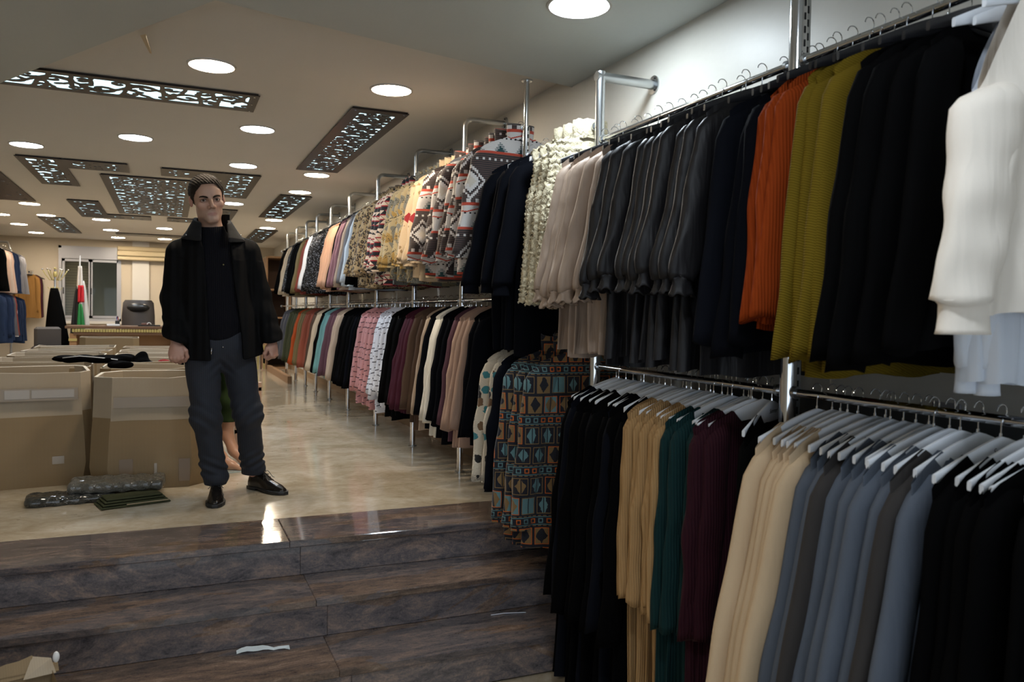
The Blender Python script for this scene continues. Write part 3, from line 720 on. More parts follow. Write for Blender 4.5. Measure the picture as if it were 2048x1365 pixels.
STY = dict(nu=14, nv=16, hs=.215, hh=.245, L=.80, top=-.09, drop=.060, th=.016, neck=.085, dip=.05, sl=.60, sr0=.062, sr1=.042, sry=.020, amp=.007, out=.085)
def sty(**k): d = dict(STY); d.update(k); return d
S = {
 'far': sty(sn=10, sm=8, out=.135, hh=.27), 'far_low': sty(sn=10, sm=8, top=-.055, sl=.62, L=.78, out=.12, hh=.26),
 'far_low_long': sty(sn=10, sm=8, top=-.055, sl=.62, L=.86, out=.11, hh=.25),
 'fleece': sty(nu=18, nv=24, th=.030, sry=.036, sr0=.080, sr1=.058, hs=.225, hh=.27, amp=.012, sl=.54, L=.80, out=.125, cuff=.03, sm=16, sn=22, wr=.16, top=-.07, neck=.07, dip=.02, collar=True),
 'fleece_near': sty(nu=26, nv=40, th=.026, sry=.034, sr0=.078, sr1=.052, hs=.225, hh=.25, amp=.010, sl=.70, L=.96, out=.085, cuff=.03, sm=20, sn=26, wr=.14, top=-.07, neck=.07, dip=.02, collar=True),
 'fleece_slim': sty(nu=20, nv=24, th=.018, sry=.026, sr0=.070, sr1=.048, sl=.60, L=.74, out=.09, cuff=.02, sm=14, sn=18, top=-.07),
 'navy_mid': sty(nu=20, nv=28, th=.022, sry=.030, sr0=.072, sr1=.050, L=1.06, hh=.22, sl=.58, out=.13, cuff=.05, sm=14, sn=20, top=-.07, elb=.4, wr=.07),
 'navy_low': sty(nu=16, nv=20, th=.020, L=.80, sl=.62, sry=.026, top=-.055),
 'vest': sty(nu=40, nv=70, th=.050, hs=.205, hh=.255, L=.82, sl=0, amp=.008, top=-.05, drop=.05, neck=.06, dip=.0),
 'satin': sty(nu=24, nv=32, th=.014, sry=.026, sr0=.066, sr1=.046, L=.96, hh=.235, sl=.50, out=.115, puff=.24, cuff=.055, ruffle=.13, sm=18, sn=26, wr=.07, elb=.35, top=-.085, amp=.010, folds=9),
 'satin_pale': sty(nu=24, nv=32, th=.013, sry=.022, sr0=.058, sr1=.040, L=.95, hh=.215, sl=.54, out=.13, puff=.22, cuff=.05, ruffle=.15, sm=18, sn=26, wr=.08, elb=.4, top=-.085, amp=.009, folds=9),
 'rib_top': sty(nu=22, nv=26, th=.015, sry=.026, sr0=.070, sr1=.052, L=.82, hh=.24, sl=.62, out=.10, sm=18, sn=24, top=-.10, elb=.5, wr=.05),
 'rib_top2': sty(nu=22, nv=26, th=.017, sry=.024, sr0=.060, sr1=.048, L=.92, hh=.235, sl=.70, out=.085, sm=18, sn=24, top=-.10, elb=.3, wr=.05),
 'black_top': sty(nu=20, nv=22, th=.018, sry=.028, sr0=.070, sr1=.055, L=.88, sl=.70, out=.09, sm=14, sn=18, top=-.11, elb=.4, wr=.06),
 'sweat': sty(nu=34, nv=36, th=.040, sry=.050, sr0=.098, sr1=.080, hs=.235, hh=.285, L=.80, sl=.44, out=.085, cuff=.07, sm=24, sn=26, top=-.07, amp=.012, drop=.25, hemband=1, wr=.08),
 'sweat_long': sty(nu=24, nv=30, th=.030, sry=.034, sr0=.07, sr1=.055, hs=.235, hh=.26, L=.93, sl=.60, out=.03, cuff=.07, sm=18, sn=20, top=-.09, amp=.012, drop=.18, wr=.08),
 'dress': sty(nu=26, nv=40, th=.014, sry=.022, sr0=.052, sr1=.040, hs=.225, hh=.20, L=1.27, sl=.64, out=.055, sm=16, sn=28, top=-.085, drop=.05, neck=.115, dip=.07, amp=.009, folds=11, elb=1.6, wr=.16),
 'dress_short': sty(nu=26, nv=36, th=.014, sry=.022, sr0=.052, sr1=.042, hs=.225, hh=.235, L=1.12, sl=.66, out=.055, sm=16, sn=28, top=-.085, drop=.05, neck=.115, dip=.07, amp=.010, folds=11, wr=.14),
 'gown': sty(nu=26, nv=40, th=.016, sry=.026, sr0=.058, sr1=.052, hs=.225, hh=.30, L=1.30, sl=1.02, out=.23, sm=16, sn=30, top=-.085, drop=.065, neck=.115, dip=.05, amp=.012, folds=8, elb=.3, wr=.10, flare=.9),
 'gown_black': sty(nu=22, nv=26, th=.018, sry=.026, sr0=.058, sr1=.05, hs=.225, hh=.26, L=1.30, sl=.80, out=.08, sm=14, sn=20, top=-.085, drop=.06, neck=.115, dip=.05, amp=.010),
}
GC = {}
def gmesh(name, g):
    me = bpy.data.meshes.new(name); me.from_pydata(g.v, [], g.f); me.materials.append(CM['black']); me.update(); me.shade_smooth(); return me
def garment_meshes(style, var, joined):
    key = (style, var, joined)
    if key in GC: return GC[key]
    st = S[style]; sd = var * 13 + sum(map(ord, style)); parts = []
    b = body_geo(st, sd)
    if style == 'vest':
        rs = np.random.RandomState(sd); V_ = np.array(b.v); V_ += (np.sin(V_[:, [1, 2, 0]] * 210 + rs.uniform(0, 6, 3)) + np.sin(V_[:, [2, 0, 1]] * 330 + V_[:, [0, 1, 2]] * 120)) * .0055; b.v = V_.tolist()
    if joined:
        for sd_ in (-1, 1):
            if st['sl']:
                g, *_ = sleeve_geo(st, sd, sd_); b.add(g.v, g.f)
        GC[key] = [('body', gmesh('garment', b), None)]; return GC[key]
    parts.append(('body', gmesh('garment_body', b), None))
    if st['sl']:
        for sd_ in (-1, 1):
            g, c, k, kk, ph = sleeve_geo(st, sd, sd_)
            cf = gmesh('garment_cuff', cuff_geo(c, k, kk, ph, st, sd_)) if st.get('cuff') else None
            parts.append(('sleeve', gmesh('garment_sleeve', g), cf))
    if st.get('collar'):
        g = G(); rings = []
        for i, (r, z) in enumerate(((.075, -.075), (.078, -.04), (.080, .0), (.074, .002), (.068, -.04))):
            rings.append([(r * math.cos(a), r * .42 * math.sin(a) + .008, z + .012 * math.sin(a)) for a in [2 * PI * j / 18 for j in range(18)]])
        g.loft(rings); parts.append(('collar', gmesh('garment_collar', g), None))
    if style in ('vest',):
        g = G(); rings = []
        for i, (r, z) in enumerate(((.075, -.07), (.082, -.03), (.080, .015), (.060, .016), (.055, -.04))):
            rings.append([(r * math.cos(a), r * .6 * math.sin(a) + .008, z + .004 * math.sin(9 * a)) for a in [2 * PI * j / 22 for j in range(22)]])
        g.loft(rings); parts.append(('collar', gmesh('garment_collar', g), None))
    GC[key] = parts; return parts
XR = 1.745
ORD = ['first', 'second', 'third', 'fourth', 'fifth', 'sixth', 'seventh', 'eighth', 'ninth', 'tenth', 'eleventh', 'twelfth', 'thirteenth', 'fourteenth', 'fifteenth', 'sixteenth']
NUM = {1: 'one', 2: 'two', 3: 'three', 4: 'four', 5: 'five', 6: 'six', 7: 'seven', 8: 'eight', 9: 'nine', 10: 'ten', 11: 'eleven', 12: 'twelve', 13: 'thirteen', 14: 'fourteen', 15: 'fifteen', 16: 'sixteen'}
CATS = dict(jacket='jacket', top='top', dress='dress', vest='vest', sweater='sweater', coat='coat', gown='dress', jeans='trousers', shirt='shirt')
def hang(y0, y1, n, style, mats, name, desc, tier, zr, joined=False, hk='plate', hblack=True, x=XR, tilt=.09, logo=(), variants=6, pos=None, wide=1.0, hslabel=None, rz0=0):
    """n garments between y0 (far) and y1 (near) on the rail at height zr; desc = look, tier = which rail"""
    rs = random.Random(int(y0 * 1000) + len(desc)); made = []
    mats = mats if isinstance(mats, (list, tuple)) else [mats]
    for i in range(n):
        f = (i + .5) / n; y = y0 + (y1 - y0) * f + rs.uniform(-.1, .1) * abs(y1 - y0) / n
        rz = rz0 + rs.uniform(-tilt, tilt); dx = rs.uniform(-.02, .015); m = mats[i % len(mats)]
        short = tier.replace('on the ', '')
        if n == 1: lab = '%s %s' % (desc, tier)
        else: lab = '%s from left of %s, %s %s' % (ORD[i], NUM[n], desc, tier)
        if len(lab.split()) > 16: lab = '%s of %s, %s, %s' % (ORD[i], NUM[n], desc, short)
        nm = name if isinstance(name, str) else name[i % len(name)]
        t = empty(nm, (x + dx, y, zr), lab, CATS.get(nm.split('_')[-1], 'top'), desc + ' ' + tier if n > 1 else None, rz)
        t.scale = (wide * rs.uniform(.96, 1.05), 1, rs.uniform(.975, 1.03))
        for pn, me, cf in garment_meshes(style, rs.randrange(variants), joined):
            if joined:
                o = link('body', me, CM[m], t)
            else:
                o = link(pn, me, CM[m], t)
                if cf is not None: link('cuff', cf, CM[m], o)
        hl = 'hanger of ' + (('%s ' % ORD[i]) if n > 1 else '') + (hslabel or desc) + ', ' + short
        if len(hl.split()) > 14: print('LONG', len(hl.split()), hl)
        if len(lab.split()) > 16: print('LONGL', len(lab.split()), lab)
        add_hanger(x + dx, y + .001, zr + .0, rz, ('black ' if hblack else 'white ') + hl, ('hangers of ' + desc + ' ' + tier) if n > 1 else None, hk, hblack, (i in logo))
        made.append(t)
    return made

# rails and posts -----------------------------------------------------------
def rail(y0, y1, z, label, x=XR):
    t = empty('clothes_rail', (x, y0, z - .020), label, 'clothes rail', None)
    autosmooth(G().tube([(0, 0, 0), (0, y1 - y0, 0)], .0125, 14).build('tube', M_CHROME, t))
    for yy in (.012, y1 - y0 - .022): autosmooth(G().tube([(0, yy, 0), (0, yy + .012, 0)], .019, 14).build('bracket', M_STEEL, t))
def post(y, ztop, zarm, zbot, label, sleeve=True, slots=True, r=.0165, ceil=False, square=False):
    t = empty('rack_post', (XR, y, zbot), label, 'rack post', None)
    H = ztop - zbot
    autosmooth(G().tube([(0, 0, 0), (0, 0, H - .25)], r + .004, 16).build('lower_tube', M_CHROME, t))
    if zarm is not None:
        h = zarm - zbot
        if square: P = [(0, 0, H - .26), (0, 0, h), ]; g = G().tube([(0, 0, H - .26), (0, 0, h + r)], r, 16).tube([(-r, 0, h), (XW - XR, 0, h)], r, 16)
        else:
            P = [(0, 0, H - .26), (0, 0, h - .05)] + [(.05 - .05 * math.cos(a), 0, h - .05 + .05 * math.sin(a)) for a in np.linspace(.2, PI / 2, 6)] + [(XW - XR, 0, h)]; g = G().tube(P, r, 16)
        autosmooth(g.build('elbow_arm', M_STEEL, t))
        fl = G(); fl.tube([(XW - XR - .012, 0, h), (XW - XR - .001, 0, h)], .042, 20); autosmooth(fl.build('wall_flange', M_STEEL, t))
        for a in (0, 2.1, 4.2):
            G().tube([(XW - XR - .016, .03 * math.cos(a), h + .03 * math.sin(a)), (XW - XR - .012, .03 * math.cos(a), h + .03 * math.sin(a))], .005, 6).build('screw', M_DARKSLOT, t)
    else:
        autosmooth(G().tube([(0, 0, H - .26), (0, 0, H)], r - .003, 16).build('upper_tube', M_CHROME, t))
        G().disc((0, 0), .03, H - .006, H - .0005, 20).build('ceiling_flange', M_STEEL, t)
    if slots:
        s = G(); z0 = H - .95 if H > 1.2 else .1
        for k in range(18): s.box((.0, -(r + .0052), z0 + k * .04), (.006, -(r + .0034), z0 + .02 + k * .04))
        o = s.build('slot_row', M_DARKSLOT, t); o['kind'] = 'stuff'
    G().disc((0, 0), .032, 0, .008, 20).build('foot', M_STEEL, t)
    return t
WHERE = ['nearest far-section', 'second far-section', 'third far-section', 'fourth far-section', 'fifth far-section', 'sixth far-section', 'seventh far-section', 'eighth far-section', 'ninth far-section']
FP = [4.83, 5.92, 7.12, 8.36, 9.40, 10.35, 11.2, 12.1, 13.1]
for i, y in enumerate(FP):
    post(y, 2.14, 2.29, 0, 'chrome rack post with elbow arm to the wall, %s counting from the stairs' % ORD[i], slots=i < 3)
post(3.87, 2.283, None, 0, 'straight chrome slotted post reaching the soffit between printed jackets and sherpa vests')
post(3.08, 2.00, 2.09, -.33, 'thick chrome post with square elbow arm between sherpa vests and beige satin', r=.0215, square=True)
post(1.88, 2.283, None, -.5, 'thick chrome post nearest the camera between black and rust tops', r=.0215)
t = empty('slotted_channel', (XR + .045, 1.90, -.5), 'flat slotted steel channel standing right behind the nearest thick post', 'rack post')
G().box((-.012, -.012, 0), (.012, .012, 2.70)).build('channel', M_STEEL, t)
s = G()
for k in range(64): s.box((-.004, -.0135, .05 + k * .041), (.004, -.0118, .072 + k * .041))
o = s.build('slot_row', M_DARKSLOT, t); o['kind'] = 'stuff'
post(.55, 2.283, None, -.5, 'chrome post outside the right picture edge', r=.0215)
YS = [3.87] + FP + [13.8]
for i in range(len(YS) - 1):
    rail(YS[i] + .02, YS[i + 1] - .02, 2.06, 'upper chrome clothes rail, %s bay of the far section from the stairs' % ORD[i])
    rail(YS[i] + .02, YS[i + 1] - .02, 1.14, 'lower chrome clothes rail, %s bay of the far section from the stairs' % ORD[i])
rail(3.10, 3.85, 1.90, 'upper chrome rail in the sherpa vest bay'); rail(3.10, 3.85, .94, 'lower chrome rail in the tribal print jacket bay')
rail(1.90, 3.06, 1.83, 'upper chrome rail carrying beige and charcoal satin tops'); rail(1.90, 3.06, .83, 'lower chrome rail carrying tan, green and maroon dresses')
rail(.57, 1.86, 1.83, 'upper chrome rail carrying rust, olive, black and white tops'); rail(.57, 1.86, .83, 'lower chrome rail carrying cream, grey and black gowns')

# upper row, far section (z 2.06)
U = 2.06; tu = 'on the upper far rail'
F = lambda *a, **k: hang(*a, joined=True, hk='slim', **k)
F(12.0, 11.56, 4, 'far', 'black', 'long_sleeve_top', 'plain black top', tu, U)
F(11.56, 11.15, 4, 'far', 'cream', 'long_sleeve_top', 'cream top', tu, U)
F(11.15, 10.85, 3, 'far', 'sequin', 'sequin_top', 'black sequin top beside the cream tops', tu, U)
F(10.85, 10.31, 4, 'far', 'black', 'long_sleeve_top', 'black top between sequin and khaki tops', tu, U)
F(10.31, 9.98, 3, 'far', 'khaki', 'long_sleeve_top', 'khaki top', tu, U)
F(9.98, 9.66, 3, 'far', 'red_rust', 'long_sleeve_top', 'brick red top', tu, U)
F(9.66, 9.30, 4, 'far', 'white_cool', 'long_sleeve_top', 'white top beside the large sequin group', tu, U)
F(9.30, 8.45, 8, 'far', 'sequin', 'sequin_top', 'black sequin top, larger group', tu, U)
F(8.42, 7.90, 6, 'far', 'peach', 'long_sleeve_top', 'peach top', tu, U)
F(7.89, 7.66, 3, 'far', 'black', 'long_sleeve_top', 'black top next to the peach tops', tu, U)
F(7.64, 7.52, 2, 'far', 'mauve', 'long_sleeve_top', 'mauve top', tu, U)
F(7.46, 7.46, 1, 'far', 'navy2', 'long_sleeve_top', 'dark top between mauve and beige tops', tu, U)
F(7.42, 7.24, 2, 'far', 'beige', 'long_sleeve_top', 'beige top beside the grey tops', tu, U)
F(7.24, 7.06, 3, 'far', ['grey', 'pale_grey'], 'long_sleeve_top', 'grey top', tu, U)
F(7.03, 6.93, 2, 'far', 'pale_blue', 'long_sleeve_top', 'icy white top beside the leopard group', tu, U)
F(6.90, 6.80, 2, 'far', 'black', 'long_sleeve_top', 'black top right before the leopard jackets', tu, U)
hang(6.78, 6.20, 6, 'fleece', 'leopard', 'fleece_jacket', 'leopard print fleece jacket', tu, U)
hang(6.16, 5.72, 5, 'fleece', 'geo', 'fleece_jacket', 'cream jacket with red triangles', tu, U)
hang(5.68, 5.12, 6, 'fleece', 'camo', 'fleece_jacket', 'sand and grey camouflage jacket', tu, U)
hang(5.10, 4.86, 3, 'fleece', 'motif', 'fleece_jacket', 'cream jacket with teal and red motifs', tu, U)
hang(4.80, 4.02, 7, 'fleece', ['aztec', 'aztec2'], 'fleece_jacket', 'brown, white and red zigzag jacket', tu, U)
hang(3.93, 3.93, 1, 'fleece', 'aztec2', 'fleece_jacket', 'zigzag pattern jacket half behind the straight slotted post', tu, U, tilt=.02)
# upper middle bay
hang(3.80, 3.44, 4, 'navy_mid', 'navy', 'hooded_jacket', 'long navy black jacket', 'left of the sherpa vests', 1.90)
hang(3.40, 3.13, 3, 'vest', 'sherpa', 'sherpa_vest', 'cream curly sherpa vest', 'beside the square elbow post', 1.90, hblack=False)
# upper near rail
hang(3.04, 2.68, 7, 'satin_pale', 'beige_satin', 'satin_jacket', 'beige satin jacket with gathered cuffs', 'on the upper near rail', 1.83)
hang(2.63, 1.99, 10, 'satin', 'charcoal_satin', 'satin_jacket', 'charcoal satin jacket with gathered cuffs', 'on the upper near rail', 1.83)
hang(1.955, 1.925, 1, 'black_top', 'navy2', 'long_sleeve_top', 'navy black top left of the nearest post', 'on the upper near rail', 1.83)
hang(1.84, 1.79, 2, 'black_top', 'navy', 'long_sleeve_top', 'black top beside the rust tops', 'on the upper near rail', 1.83)
hang(1.775, 1.635, 3, 'rib_top', 'rust', 'ribbed_top', 'rust orange ribbed top', 'on the upper near rail', 1.83)
hang(1.615, 1.455, 4, 'rib_top2', 'olive', 'ribbed_top', 'olive mustard ribbed top', 'on the upper near rail', 1.83)
hang(1.425, 1.25, 4, 'black_top', 'black', 'long_sleeve_top', 'black top between olive and white tops', 'on the upper near rail', 1.83)
hang(1.135, 1.10, 1, 'sweat', 'white', 'sweater', 'large cream white sweatshirt', 'at the right picture edge', 1.83, hblack=False, tilt=.02)
hang(1.22, 1.16, 2, 'sweat_long', 'white_cool', 'sweater', 'longer white sweatshirt behind the large cream one', 'at the right edge', 1.83, hblack=False, x=1.80, wide=.62)
# lower row, far section (z 1.14)
Lw = 1.14; tl = 'on the lower far rail'
F(11.8, 11.15, 5, 'far_low', 'grey', 'shirt', 'grey shirt', tl, Lw)
F(11.15, 10.53, 5, 'far_low', 'olive_dark', 'shirt', 'dark olive shirt', tl, Lw)
F(10.53, 10.2, 3, 'far_low', 'orange', 'shirt', 'bright orange shirt', tl, Lw)
F(10.2, 9.8, 4, 'far_low', 'khaki', 'shirt', 'khaki shirt', tl, Lw)
F(9.78, 9.40, 4, 'far_low', 'brick', 'shirt', 'brick rust shirt', tl, Lw)
F(9.37, 9.08, 3, 'far_low', 'brown', 'shirt', 'brown shirt next to brick ones', tl, Lw)
F(9.05, 8.84, 2, 'far_low', 'cream', 'shirt', 'cream shirt next to brown ones', tl, Lw)
F(8.82, 8.62, 2, 'far_low', 'black', 'shirt', 'black shirt next to aqua ones', tl, Lw)
F(8.60, 8.27, 4, 'far_low', 'aqua', 'shirt', 'aqua blouse', tl, Lw)
F(8.25, 7.94, 4, 'far_low', 'plum', 'shirt', 'plum blouse', tl, Lw)
F(7.92, 7.68, 3, 'far_low', 'beige', 'shirt', 'beige blouse next to plum ones', tl, Lw)
F(7.66, 6.84, 9, 'far_low', ['black', 'navy', 'black'], 'shirt', 'black blouse before the pink dashed ones', tl, Lw)
hang(6.81, 6.23, 7, 'far_low_long', 'pinkdash', 'shirt', 'pink blouse with dark dashes', tl, Lw, hblack=False)
hang(6.21, 5.86, 5, 'far_low_long', 'whitedash', 'shirt', 'white blouse with black dashes', tl, Lw, hblack=False)
hang(5.84, 5.49, 5, 'far_low_long', 'black', 'shirt', 'black blouse after the white dashed ones', tl, Lw)
hang(5.46, 5.18, 4, 'far_low', 'wine', 'shirt', 'wine red blouse', tl, Lw)
hang(5.16, 5.03, 2, 'far_low_long', 'brown', 'shirt', 'brown blouse next to wine ones', tl, Lw)
hang(5.01, 4.87, 2, 'far_low_long', 'beige', 'shirt', 'beige blouse near the first far post', tl, Lw, hblack=False)
hang(4.80, 4.80, 1, 'far_low_long', 'navy', 'shirt', 'black blouse between beige and ivory ones', tl, Lw)
hang(4.76, 4.60, 3, 'far_low_long', 'ivory', 'shirt', 'ivory white blouse', tl, Lw, hblack=False)
hang(4.57, 4.46, 2, 'far_low_long', 'navy', 'shirt', 'black blouse right of the ivory ones', tl, Lw)
hang(4.42, 4.36, 1, 'far_low_long', 'plum', 'shirt', 'dark plum blouse behind the blush ones', tl, Lw)
hang(4.33, 4.08, 4, 'far_low_long', 'blush', 'shirt', 'blush beige knit top', tl, Lw, hblack=False)
hang(4.05, 3.90, 3, 'navy_low', 'navy', 'long_coat', 'navy black coat', tl, Lw)
# lower middle bay (z .94)
hang(3.84, 3.70, 2, 'fleece_slim', 'spot', 'fleece_jacket', 'cream fleece with teal spots', 'in the lower middle bay', .94, hblack=False)
hang(3.62, 3.58, 1, 'fleece_slim', 'navy2', 'fleece_jacket', 'thin navy fleece between spotted and tribal ones', 'in the lower middle bay', .94, hblack=False)
hang(3.50, 3.14, 3, 'fleece_near', 'tribal', 'fleece_jacket', 'navy fleece with tan leaf tiles', 'in the lower middle bay', .94, hblack=True, wide=1.05)
# lower near rail (z .83)
tn = 'on the lower near rail'
hang(2.92, 2.46, 10, 'gown_black', ['black', 'navy2', 'black'], 'long_dress', 'black navy dress', tn, .83, hblack=False, logo=(8, 9))
hang(2.44, 2.20, 7, 'dress', 'tan', 'long_dress', 'tan ribbed dress', tn, .83, hblack=False, logo=(2,))
hang(2.19, 2.06, 5, 'dress_short', 'green', 'long_dress', 'dark green ribbed dress', tn, .83, hblack=False)
hang(2.04, 2.00, 3, 'dress_short', 'maroon', 'long_dress', 'maroon ribbed dress', tn, .83, hblack=False, tilt=.01)
hang(1.96, 1.955, 1, 'gown_black', 'black', 'long_dress', 'black dress beside the nearest post', tn, .83, hblack=False, logo=(0,), tilt=.0, rz0=.50)
hang(1.76, 1.60, 5, 'gown', 'cream_tan', 'evening_gown', 'cream tan gown', tn, .83, hblack=False)
hang(1.58, 1.24, 10, 'gown', ['blue_grey', 'blue_grey', 'taupe_grey'], 'evening_gown', 'blue grey or taupe gown', tn, .83, hblack=False)
hang(1.21, .66, 14, 'gown_black', 'black', 'evening_gown', 'black gown', tn + ' at right', .83, hblack=False, logo=(0, 1))

# ------------------------------------------------------------------ cardboard boxes
def m_card(name, c1, c2):
    t = NT(name); x, y, z = t.xyz(); n = t.noise(3.0, 4); fl = (x * 900.).sin() * .5 + .5; s = t.noise(1, 3, t.vec(x * 2, y * 2, z * 30))
    t.base(t.mix(n * .6 + s * .3 + fl * .1, c1, c2)); t.set(Roughness=.72); t.bump(t.noise(4, 3) + fl * .1, .25, .006); return t.m
M_CARD = m_card('cardboard_brown', (.22, .15, .075), (.31, .22, .12)); M_FLAP = m_card('cardboard_flap', (.36, .29, .205), (.46, .38, .28))
M_CUT = simple('cardboard_cut_edge', (.70, .62, .50), .8); M_TAPE = simple('parcel_tape', (.29, .225, .15), .3)
M_TAPE2 = simple('clear_tape', (.36, .31, .25), .16)
def octo(cx, cy, w, d, c, rot=0, off=0.0):
    w, d = w / 2 - off, d / 2 - off; c = max(.012, c - off * .4)
    P = [(-w + c, -d), (-w * .33, -d - .004), (w * .33, -d - .004), (w - c, -d), (w, -d + c), (w, d - c), (w - c, d), (-w + c, d), (-w, d - c), (-w, -d + c)]
    ca, sa = math.cos(rot), math.sin(rot); return [(cx + x * ca - y * sa, cy + x * sa + y * ca) for x, y in P]
def carton(x, y, w, d, h, label, rot=0, c=.07, bulge=.02, flap=.22, tapes=True, seed=0, grp='open cardboard boxes', tilt=0):
    rs = random.Random(seed); t = empty('cardboard_box', (x, y, 0), label, 'box', grp if grp else None, rot); t.rotation_euler.y = tilt
    def ring(off, z, b=0, jit=0):
        return [(px, py, z + (rs.uniform(-jit, jit))) for px, py in octo(0, 0, w + b * 2, d + b * 2, c, 0, off)]
    st_ = rs.getstate(); wall = [ring(0, 0, bulge * .4), ring(0, h * .2, bulge), ring(0, h * .5, bulge * .7), ring(0, h * .8, bulge * .2), ring(0, h, 0, .006)]
    top = wall[-1]; inner = [(px, py, q[2]) for (px, py), q in zip(octo(0, 0, w, d, c, 0, .009), top)]
    g = G().loft(wall, True, False); autosmooth(g.build('outer_wall', M_CARD, t), 25)
    g = G().loft([inner, [(px, py, h * .4) for px, py in octo(0, 0, w, d, c, 0, .009)], [(px, py, .02) for px, py in octo(0, 0, w, d, c, 0, .009)]], False, True)
    g.build('inner_wall', M_FLAP, t)
    if flap:
        o1 = [(px, py, h - flap + rs.uniform(-.004, .004)) for px, py in octo(0, 0, w + bulge * .6, d + bulge * .6, c, 0, -.006)]
        o2 = [(px, py, q[2] + .001) for (px, py), q in zip(octo(0, 0, w, d, c, 0, -.007), top)]
        G().loft([o1, o2]).build('folded_flap', M_FLAP, t)
        rim = G().loft([o2, [(a, b, c_ + .003) for a, b, c_ in o2], [(a, b, c_ + .003) for a, b, c_ in inner], inner])
    else: rim = G().loft([top, [(a, b, c_ + .003) for a, b, c_ in top], [(a, b, c_ + .003) for a, b, c_ in inner], inner])
    rim.build('rim', M_CUT, t)
    return t, top
M_TAPED = simple('brown_tape', (.19, .125, .065), .3)
b1, _ = carton(-.86, 5.44, .80, .52, .655, 'front left open cardboard box with a clear tape patch, nearest the stairs', .14, .05, .03, .25, seed=1)
b2, _ = carton(-.085, 5.24, .585, .56, .635, 'front right open cardboard box touching the man leg', -.03, .10, .028, .24, seed=2)
def patch(t, a, b, off, m, name='tape_strip'):
    G().box((a[0], off - .0015, a[1]), (b[0], off, b[1])).build(name, m, t)
patch(b1, (-.24, .50), (.34, .57), -.300, M_TAPE, 'tape_strip'); patch(b1, (-.02, .512), (.10, .562), -.302, M_TAPE2, 'clear_tape_patch'); patch(b1, (.11, .515), (.32, .56), -.302, M_TAPE2, 'clear_tape_patch')
patch(b1, (.21, .13), (.27, .175), -.292, M_TAPE2, 'clear_tape_patch')
patch(b2, (-.19, .47), (.24, .53), -.302, M_TAPE); patch(b2, (-.16, .06), (-.09, .18), -.313, M_TAPED); patch(b2, (.02, .03), (.035, .15), -.313, M_TAPE2, 'clear_tape_patch'); patch(b2, (.15, .04), (.21, .17), -.313, M_TAPED)
rows = [('second', 5.98, 6.02), ('third', 6.58, 6.68), ('fourth', 7.20, 7.36), ('fifth', 7.84, 8.06), ('sixth', 8.5, 8.8)]
for i, (od, ya, yb) in enumerate(rows):
    carton(-.80 + .0 * i, ya, .66, .50, .65 + .004 * i, 'left column open cardboard box, %s row from the stairs' % od, .02 * (-1) ** i, .06, .01, 0, seed=10 + i)
    carton(-.10, yb, .62, .54, .635 + .003 * i, 'right column open cardboard box, %s row from the stairs' % od, -.02 * (-1) ** i, .07, .01, 0, seed=20 + i)
carton(-.62, 10.2, .60, .5, .70, 'tall open cardboard box standing alone behind the box rows, before the desk', .04, .06, .01, 0, seed=31)
# torn box at the lower left corner
t = empty('torn_cardboard_box', (-.50, 2.60, -.535), 'torn brown cardboard box flap in the bottom left corner', 'box', None, .25)
g = G().loft([[(-.2, -.2, 0), (.2, -.2, 0), (.2, .2, 0), (-.2, .2, 0)], [(-.22, -.22, .40), (.22, -.22, .40), (.22, .22, .41), (-.22, .22, .42)]], True, False); g.build('box_wall', M_CARD, t)
g = G(); rs = random.Random(3); A = []; B = []
for i in range(15):
    u = i / 14; A.append((-.24 + .48 * u, .215, .40)); B.append((-.26 + .50 * u, .24 + .01 * math.sin(9 * u), .455 + .014 * math.sin(7 * u) + rs.uniform(-.004, .004) - (.045 if u > .9 else 0)))
g.loft([A, B], closed=False); o = g.build('torn_flap', M_CARD, t); md = o.modifiers.new('s', 'SOLIDIFY'); md.thickness = .005
G().ball((.232, .215, .445), (.010, .010, .018)).build('foam_bit', simple('foam_white', (.75, .75, .75), .6), t, True)
G().loft([[(.14, .2, .40), (.23, .2, .40)], [(.17, .25, .45), (.22, .23, .44)]], closed=False).build('bent_corner', M_FLAP, t)

# clothes lying on the boxes
def blob(name, pts, mat, label, cat, h=.008, k=.03, parent=None, extra=None, disp=.006, freq=38):
    lo = np.min([np.array(p) - np.array(r) for p, r in pts], 0) - .02; hi = np.max([np.array(p) + np.array(r) for p, r in pts], 0) + .02
    def fn(P):
        d = None
        for c, r in pts:
            e = s_ell(P, c, r); d = e if d is None else smin(d, e, k)
        return d + disp * np.sin(P[:, 0] * freq + 3 * np.sin(P[:, 1] * freq * .7)) * np.sin(P[:, 2] * freq * .8 + P[:, 1] * freq)
    o = sdf_obj(name, fn, lo, hi, h, mat, parent)
    if label: tag(o, label, cat)
    return o
o = blob('folded_trousers', [((-.60, 6.0, .69), (.11, .06, .022)), ((-.47, 5.95, .69), (.12, .07, .022)), ((-.33, 5.92, .69), (.10, .08, .025)), ((-.29, 5.80, .66), (.075, .05, .028)), ((-.27, 5.92, .70), (.06, .05, .02))], CM['black'], 'black garment with a white stripe draped over the front boxes', 'clothing', .007)
G().tube([(-.64, 5.935, .700), (-.54, 5.912, .713), (-.46, 5.885, .708), (-.38, 5.855, .700), (-.31, 5.83, .692)], .0035, 6).build('white_stripe', simple('stripe_white', (.75, .75, .78), .5), o, True)
blob('black_cloth', [((-.19, 6.55, .62), (.07, .06, .06)), ((-.18, 6.55, .67), (.04, .03, .045)), ((-.13, 6.56, .60), (.05, .05, .04))], CM['black'], 'black cloth heap peeking out of a right column box', 'clothing')
blob('red_cloth', [((-.03, 6.50, .625), (.05, .04, .03))], CM['red'], 'small red cloth inside a box beside the man hand', 'clothing')

